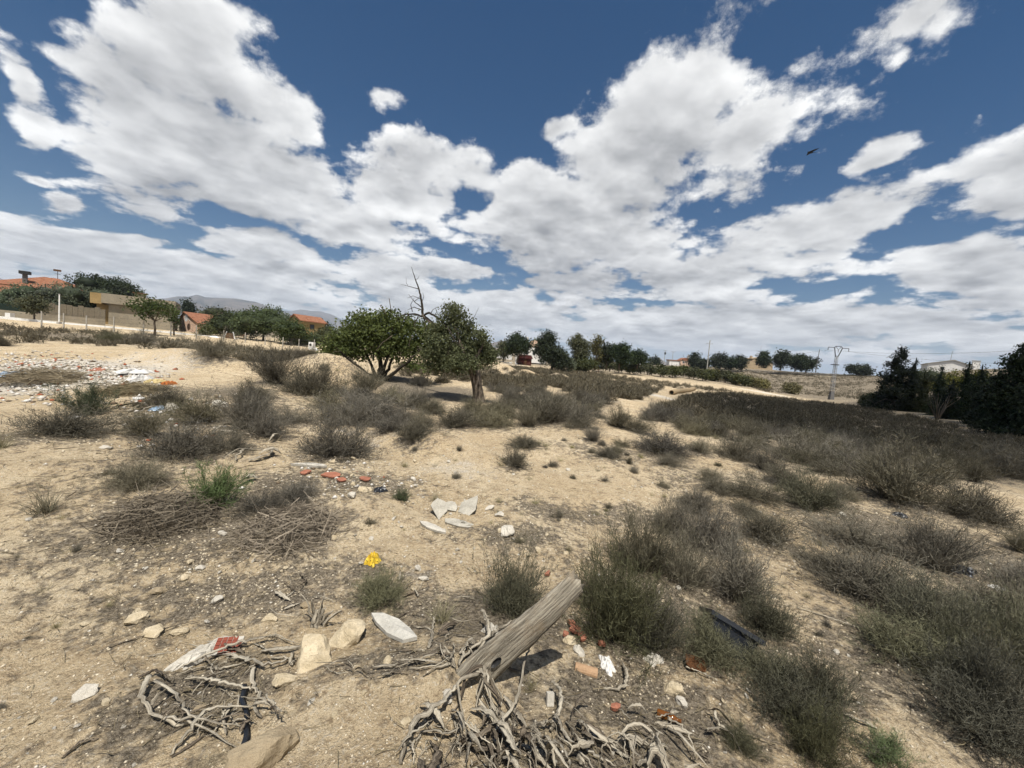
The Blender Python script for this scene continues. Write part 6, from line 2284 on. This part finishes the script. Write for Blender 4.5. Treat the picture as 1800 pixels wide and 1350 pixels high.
def shard(name, px, py, w, d, th, mat, label, cat, rot=0.0, tilt=(0.1, 0.0), seed=0, lift=0.0, group=None, n=7, elong=1.0):
    """a broken flat piece with an irregular outline, thickness and slightly warped faces"""
    rng = np.random.default_rng(seed * 7 + 3)
    q = G(px, py)
    s = ((q - CAMP) @ FWD) / FPX
    W, D_ = w * s / 2, d * s / 2
    an = np.sort(rng.random(n)) * 2 * math.pi / 1.0
    an = np.linspace(0, 2 * math.pi, n, endpoint=False) + rng.normal(size=n) * .25
    out = [(math.cos(a) * W * (.8 + .35 * rng.random()), math.sin(a) * D_ * (.8 + .35 * rng.random())) for a in an]
    vs = [(x, y, th + .15 * th * math.sin(x * 40)) for x, y in out] + [(x * .97, y * .97, 0) for x, y in out] + [(0, 0, th * 1.25), (0, 0, .1 * th)]
    fs = []
    for i in range(n):
        j = (i + 1) % n
        fs += [(i, j, 2 * n), (n + j, n + i, 2 * n + 1), (n + i, n + j, j, i)]
    o = MB().add(vs, fs).build(name, mat, loc=(q[0], q[1], q[2] + lift + .004), rot=(tilt[0], tilt[1], rot))
    return tag(o, label, cat, group)


def slab_from(pix, th, mat, name, label, cat, lift):
    P = ground_hit(pix)
    c = P.mean(0)
    n = len(P)
    top = [(p[0] - c[0], p[1] - c[1], p[2] - c[2] + lift[i] + th) for i, p in enumerate(P)]
    vs = top + [(x, y, z - th) for x, y, z in top] + [(0, 0, float(np.mean([t[2] for t in top])) + th * .3), (0, 0, float(np.mean([t[2] for t in top])) - th)]
    fs = []
    for i in range(n):
        j = (i + 1) % n
        fs += [(i, j, 2 * n), (n + j, n + i, 2 * n + 1), (n + i, n + j, j, i)]
    return tag(MB().add(vs, fs).build(name, mat, loc=c), label, cat)


slab_from([(733, 1128), (708, 1131), (680, 1118), (660, 1103), (652, 1093), (672, 1094), (700, 1104), (720, 1115)], .022, rough_paint('pale_plaster', (.42, .40, .35), .3, 14, bumpd=.005), 'plaster_slab', 'long white plaster slab lying behind the pale rocks', 'slab', [.01, .0, .0, .02, .04, .045, .04, .02])
shard('cement_sheet', 770, 902, 30, 44, .012, M_SHEET, 'left piece of broken grey cement sheet tilted on the sand', 'sheet', R(25), (.7, .2), 2, .05)
shard('cement_sheet', 791, 895, 24, 30, .012, M_SHEET, 'small middle piece of broken cement sheet', 'sheet', R(50), (.4, -.1), 3, .03)
shard('cement_sheet', 824, 900, 34, 46, .012, M_SHEET, 'right piece of broken cement sheet propped up at an angle', 'sheet', R(-40), (.75, .1), 4, .05)
shard('cement_sheet', 808, 921, 66, 26, .01, M_SHEET, 'long thin piece of cement sheet lying in front of the tilted ones', 'sheet', R(-8), (.05, .05), 5)
shard('board', 760, 929, 60, 18, .02, M_SLAB, 'narrow pale board lying left of the broken cement sheets', 'board', R(-28), (.05, .05), 6, n=8)
shard('board', 545, 820, 64, 14, .03, M_SLAB, 'narrow pale board beside the red tiles', 'board', R(4), (.05, 0), 7, n=8)
for i, (px, py, w, d, lab) in enumerate([(537, 833, 17, 14, 'leftmost red tile fragment below the dark rounded shrub'), (583, 838, 34, 16, 'largest red tile fragment below the dark rounded shrub'), (642, 845, 22, 14, 'red tile fragment nearest the gravel hump'),
                                         (1010, 1112, 20, 16, 'largest broken red brick right of the post'), (994, 1120, 12, 10, 'red brick chip left of the largest one right of the post'), (1004, 1100, 14, 12, 'red brick piece behind the largest one right of the post'),
                                         (1058, 1137, 13, 10, 'red brick chip beside the foreground bush'), (1082, 1250, 14, 12, 'small red chip left of the brown bottle'), (962, 1012, 8, 12, 'tiny red chip behind the post'), (1022, 1124, 16, 14, 'pinkish brick chip right of the largest broken brick'), (173, 652, 20, 26, 'red fragment in the middle of the rubble heap'),
                                         (600, 846, 14, 12, 'small red chip between the red tiles')]):
    shard('brick_fragment', px, py, w, d * 1.4, .018, M_BRICK, lab, 'brick', i * .7, (.15, .1 * math.sin(i)), 20 + i, .01, 'broken red bricks and tiles')
# half-round clay gutter piece
q = G(1030, 1180)
mb = MB()
vs = []
for y in (0, 1):
    for r_i in (.028, .021):
        for k in range(8):
            a = math.pi * k / 7
            vs.append(((y - .5) * .125, math.cos(a) * r_i, math.sin(a) * r_i))
fs = []
for k in range(7):
    fs += [(k, k + 1, 17 + k, 16 + k), (8 + k + 1, 8 + k, 24 + k, 25 + k), (k + 1, k, 8 + k, 9 + k), (16 + k, 17 + k, 25 + k, 24 + k)]
fs += [(0, 16, 24, 8), (7, 15, 31, 23)]
tag(mb.add(vs, fs).build('clay_tile', M_CLAYT, loc=q + np.array([0, 0, .004]), rot=(.2, .05, R(-12))), 'half-round buff clay tile piece lying right of the post shadow', 'tile')
# white block
q = G(966, 1240)
tag(MB().box(-.018, .018, -.012, .012, 0, .055).build('plaster_block', M_SLAB, loc=q, rot=(-.35, .1, .2)), 'small pale rectangular block standing in the bottom wood heap', 'block')

# mosaic tile piece
q = G(401, 1142)
s = ((q - CAMP) @ FWD) / FPX
mo = empty('mosaic_tile', q + np.array([0, 0, .02]), 'broken piece of red mosaic floor tile lying on the dead wood', 'tile', rz=R(18))
mo.rotation_euler = (.35, .05, R(18))
MB().box(-.066, .066, -.048, .048, 0, .010).build('mortar_bed', M_SLAB, mo)
for i in range(5):
    for j in range(4):
        if (i, j) in ((4, 3), (0, 0)):
            continue
        x, y = -.053 + i * .0265, -.036 + j * .024
        MB().box(x - .0118, x + .0118, y - .0105, y + .0105, .0103, .0143 + .0006 * ((i * 3 + j) % 3)).build('tile', rough_paint('mosaic_red', (.20, .055, .035), .15, 20), mo)


def crumple(name, px, py, w, d, h_, mat, label, cat, seed, rot=0.0, group=None, n=13, lift=0.0):
    """crumpled sheet or bag: a folded closed skin lying on the ground"""
    rng = np.random.default_rng(seed)
    q = G(px, py)
    s = ((q - CAMP) @ FWD) / FPX
    W, D_, H = w * s / 2, d * s / 2, h_ * s
    V = []
    g = rng.random((n, n))
    for i in range(n):
        for j in range(n):
            u, v = 2 * i / (n - 1) - 1, 2 * j / (n - 1) - 1
            m_ = max(abs(u), abs(v))
            l = math.hypot(u, v) + 1e-6
            k = m_ / l
            x, y = u * k, v * k
            rr_ = math.hypot(x, y)
            z = H * max(0, 1 - rr_ ** 2) ** .6 * (.45 + .75 * g[i, j])
            wob = 1 + .18 * math.sin(math.atan2(y, x) * 5 + seed) + .1 * math.sin(math.atan2(y, x) * 9)
            V.append((x * W * wob + rng.normal() * W * .03, y * D_ * wob + rng.normal() * D_ * .03, z))
    F = [(i * n + j, (i + 1) * n + j, (i + 1) * n + j + 1, i * n + j + 1) for i in range(n - 1) for j in range(n - 1)]
    b_ = len(V)
    V2 = [(x * .97, y * .97, -.004) for x, y, z in V]
    F2 = [tuple(k + b_ for k in f[::-1]) for f in F]
    edge = [i * n for i in range(n)] + [(n - 1) * n + j for j in range(1, n)] + [i * n + n - 1 for i in range(n - 2, -1, -1)] + [j for j in range(n - 2, 0, -1)]
    FE = [(edge[(i + 1) % len(edge)], edge[i], edge[i] + b_, edge[(i + 1) % len(edge)] + b_) for i in range(len(edge))]
    o = MB().add(V + V2, F + F2 + FE).build(name, mat, loc=(q[0], q[1], q[2] + lift), rot=(0, 0, rot))
    return tag(o, label, cat, group)


crumple('paper', 1066, 1170, 26, 44, 10, M_PAPER, 'crumpled white paper right of the broken bricks', 'paper', 3)
crumple('cloth', 357, 1150, 34, 95, 14, M_SLAB, 'long crumpled pale cloth left of the mosaic tile', 'cloth', 4, R(-32))
crumple('plastic_bag', 30, 662, 24, 60, 10, M_BAGB, 'pale blue plastic bag left of the rubble heap', 'bag', 5)
crumple('plastic_bag', 280, 720, 16, 30, 7, M_BAGB, 'blue plastic scrap below the rubble heap', 'bag', 6)
crumple('plastic_bag', 249, 670, 26, 50, 11, M_PAPER, 'white plastic bag at the right end of the rubble heap', 'bag', 7)
crumple('plastic_sheet', 236, 655, 34, 60, 7, M_PAPER, 'white sheet scraps on the right shoulder of the rubble heap', 'sheet', 8)
crumple('plastic_bag', 272, 672, 20, 40, 6, rough_paint('yellowish_plastic', (.5, .40, .2), .2, 8), 'yellowish scrap right of the white bag on the rubble heap', 'bag', 9)
crumple('plastic_bag', 297, 676, 10, 30, 7, rough_paint('orange_plastic', (.5, .16, .04), .2, 8), 'orange scrap at the far right of the rubble heap', 'bag', 10)
crumple('black_rag', 1690, 1004, 48, 30, 10, M_BLACKP, 'black plastic rag right of the broad grey bush', 'rag', 11, .3)
crumple('black_rag', 1581, 907, 20, 20, 6, M_BLACKP, 'small black rag below the rounded shrub of the dark field', 'rag', 12)
crumple('black_rag', 668, 863, 22, 24, 7, M_BLACKP, 'black scrap left of the small green plant', 'rag', 13)
crumple('paper', 1755, 1035, 24, 20, 5, M_PAPER, 'white scrap at the right below the black rag', 'paper', 14)
crumple('paper', 130, 735, 12, 20, 4, M_PAPER, 'white scrap on the sand by the green weed', 'paper', 15)
crumple('bark_flake', 862, 1112, 30, 30, 14, M_SLAB, 'curled pale flake behind the post', 'flake', 17)
crumple('bark_flake', 1150, 1162, 34, 24, 12, M_SLAB, 'curled pale flake at the foot of the foreground bush', 'flake', 18)
shard('rusty_plate', 1222, 1172, 48, 34, .006, M_RUST, 'rust-brown metal scrap under the bush by the black tub', 'scrap', .5, (.3, .1), 31, .02)
shard('plank', 243, 702, 22, 18, .03, M_PAPER, 'short white plank below the rubble heap', 'plank', R(-20), (.1, 0), 32)

# yellow bag lying on the soil above the olive shrub
def m_bag(T, b):
    c = coords(T)
    n = T.noise(c, 22, 4, .6)
    pr_ = T.noise(T.v('MULTIPLY', c, (1, 1, 3)), 42, 2, .5)
    a = T.mix(T.ramp(n, .35, .65), (.48, .30, .02, 1), (.70, .50, .05, 1))
    a = T.mix(T.ramp(pr_, .62, .66), a, (.05, .04, .02, 1))
    link(T, a, b.inputs['Base Color'])
    bump(T, b, n, .6, .01)


M_BAGY = material('printed_yellow_plastic', m_bag, .5, .3)
crumple('yellow_bag', 655, 986, 25, 36, 13, M_BAGY, 'bright yellow plastic bag with dark print lying above the olive shrub', 'bag', 21, .2)

# black tub, tipped over in the bushes
q = G(1268, 1140)
tub = empty('black_tub', q + np.array([0, 0, -.03]), 'black rectangular plastic tub lying half hidden in the bushes', 'tub')
tub.rotation_euler = (R(-30), R(20), R(-20))
w0, w1, d0, d1, hh = .12, .15, .085, .11, .20
o_ = [(-w0, -d0, 0), (w0, -d0, 0), (w0, d0, 0), (-w0, d0, 0), (-w1, -d1, hh), (w1, -d1, hh), (w1, d1, hh), (-w1, d1, hh)]
i_ = [(x * .95, y * .94, z if z else .008) for x, y, z in o_]
MB().add(o_ + i_, [(3, 2, 1, 0), (0, 1, 5, 4), (1, 2, 6, 5), (2, 3, 7, 6), (3, 0, 4, 7), (8, 9, 10, 11), (9, 8, 12, 13), (10, 9, 13, 14), (11, 10, 14, 15), (8, 11, 15, 12),
                   (4, 5, 13, 12), (5, 6, 14, 13), (6, 7, 15, 14), (7, 4, 12, 15)]).build('body', M_BLACKP, tub)
for sx in (-1, 1):
    MB().box(sx * (w1 + .012) - .012, sx * (w1 + .012) + .012, -d1 - .02, d1 + .02, hh - .025, hh + .005).build('rim', M_BLACKP, tub)
for sy in (-1, 1):
    MB().box(-w1 - .001, w1 + .001, sy * (d1 + .012) - .010, sy * (d1 + .012) + .010, hh - .0245, hh + .0045).build('rim', M_BLACKP, tub)

# brown bottle
q = G(1173, 1266)
bt = empty('bottle', q + np.array([0, 0, .02]), 'brown glass bottle lying at the edge of the bottom wood heap', 'bottle')
bt.rotation_euler = (0, R(84), R(-28))
prof = [(0.0, 0.0), (.017, .0), (.019, .004), (.019, .07), (.016, .082), (.009, .092), (.008, .108), (.0095, .109), (.0095, .114), (.006, .114)]
NS = 16
vs = [(r * math.cos(2 * math.pi * k / NS), r * math.sin(2 * math.pi * k / NS), z - .05) for r, z in prof for k in range(NS)]
MB().add(vs, [(i * NS + k, i * NS + (k + 1) % NS, (i + 1) * NS + (k + 1) % NS, (i + 1) * NS + k) for i in range(len(prof) - 1) for k in range(NS)]).build('glass', M_AMBER, bt, smooth=True)

# dark hose end beside the boulder
pix_branch([(428, 1215), (432, 1260), (428, 1310), (424, 1335)], [.03, .01, .01, .0], [.012, .012, .012, .012], M_BLACKP, 'straight dark plastic strip between the left wood tangle and the boulder', None, 'plastic_strip', .4, 12, cat='strip')

# ------------------------------------------------------------------ bird
p = at(1425, 268, 22)
mb = MB()
NB = 10
prof = [(-.20, .004), (-.185, .022), (-.15, .036), (-.08, .052), (0, .056), (.08, .042), (.15, .022), (.21, .014), (.30, .010), (.36, .004)]
vs = [(x, math.cos(2 * math.pi * k / NB) * r * .9, math.sin(2 * math.pi * k / NB) * r * (1 if x < .15 else .5) + .05 * max(0, x)) for x, r in prof for k in range(NB)]
fs = [(i * NB + k, i * NB + (k + 1) % NB, (i + 1) * NB + (k + 1) % NB, (i + 1) * NB + k) for i in range(len(prof) - 1) for k in range(NB)]
mb.add(vs, fs)
for sy in (-1, 1):
    mb.add([(-.10, sy * .03, .035), (.10, sy * .03, .04), (.16, sy * .22, .055), (.13, sy * .40, .035), (.02, sy * .24, .06), (-.10, sy * .03, .02), (.10, sy * .03, .025), (.16, sy * .22, .048), (.02, sy * .24, .05)],
           [(0, 1, 2, 4), (4, 2, 3), (8, 7, 6, 5), (3, 7, 8), (0, 4, 8, 5), (4, 3, 8), (1, 6, 7, 2), (2, 7, 3)] if sy > 0 else [(4, 2, 1, 0), (3, 2, 4), (5, 6, 7, 8), (8, 7, 3), (5, 8, 4, 0), (8, 3, 4), (2, 7, 6, 1), (3, 7, 2)])
tag(mb.build('bird', M_IRON, loc=p, rot=(0, -R(4), R(8))), 'small dark bird flying in front of the big cloud at right', 'bird')

# ------------------------------------------------------------------ haze over the whole place
hz = MB().box(-11000, 11000, -9500, 11000, -80, 600).build('haze', None)
hm = bpy.data.materials.new('haze_air')
hm.use_nodes = True
hm.node_tree.nodes.clear()
_T = NT(hm.node_tree)
pv = hm.node_tree.nodes.new('ShaderNodeVolumePrincipled')
pv.inputs['Color'].default_value = (.72, .83, 1.0, 1)
pv.inputs['Density'].default_value = 1.1e-4
pv.inputs['Anisotropy'].default_value = 0.0
_o = hm.node_tree.nodes.new('ShaderNodeOutputMaterial')
hm.node_tree.links.new(pv.outputs[0], _o.inputs['Volume'])
hz.data.materials.append(hm)
kind(hz, 'stuff')
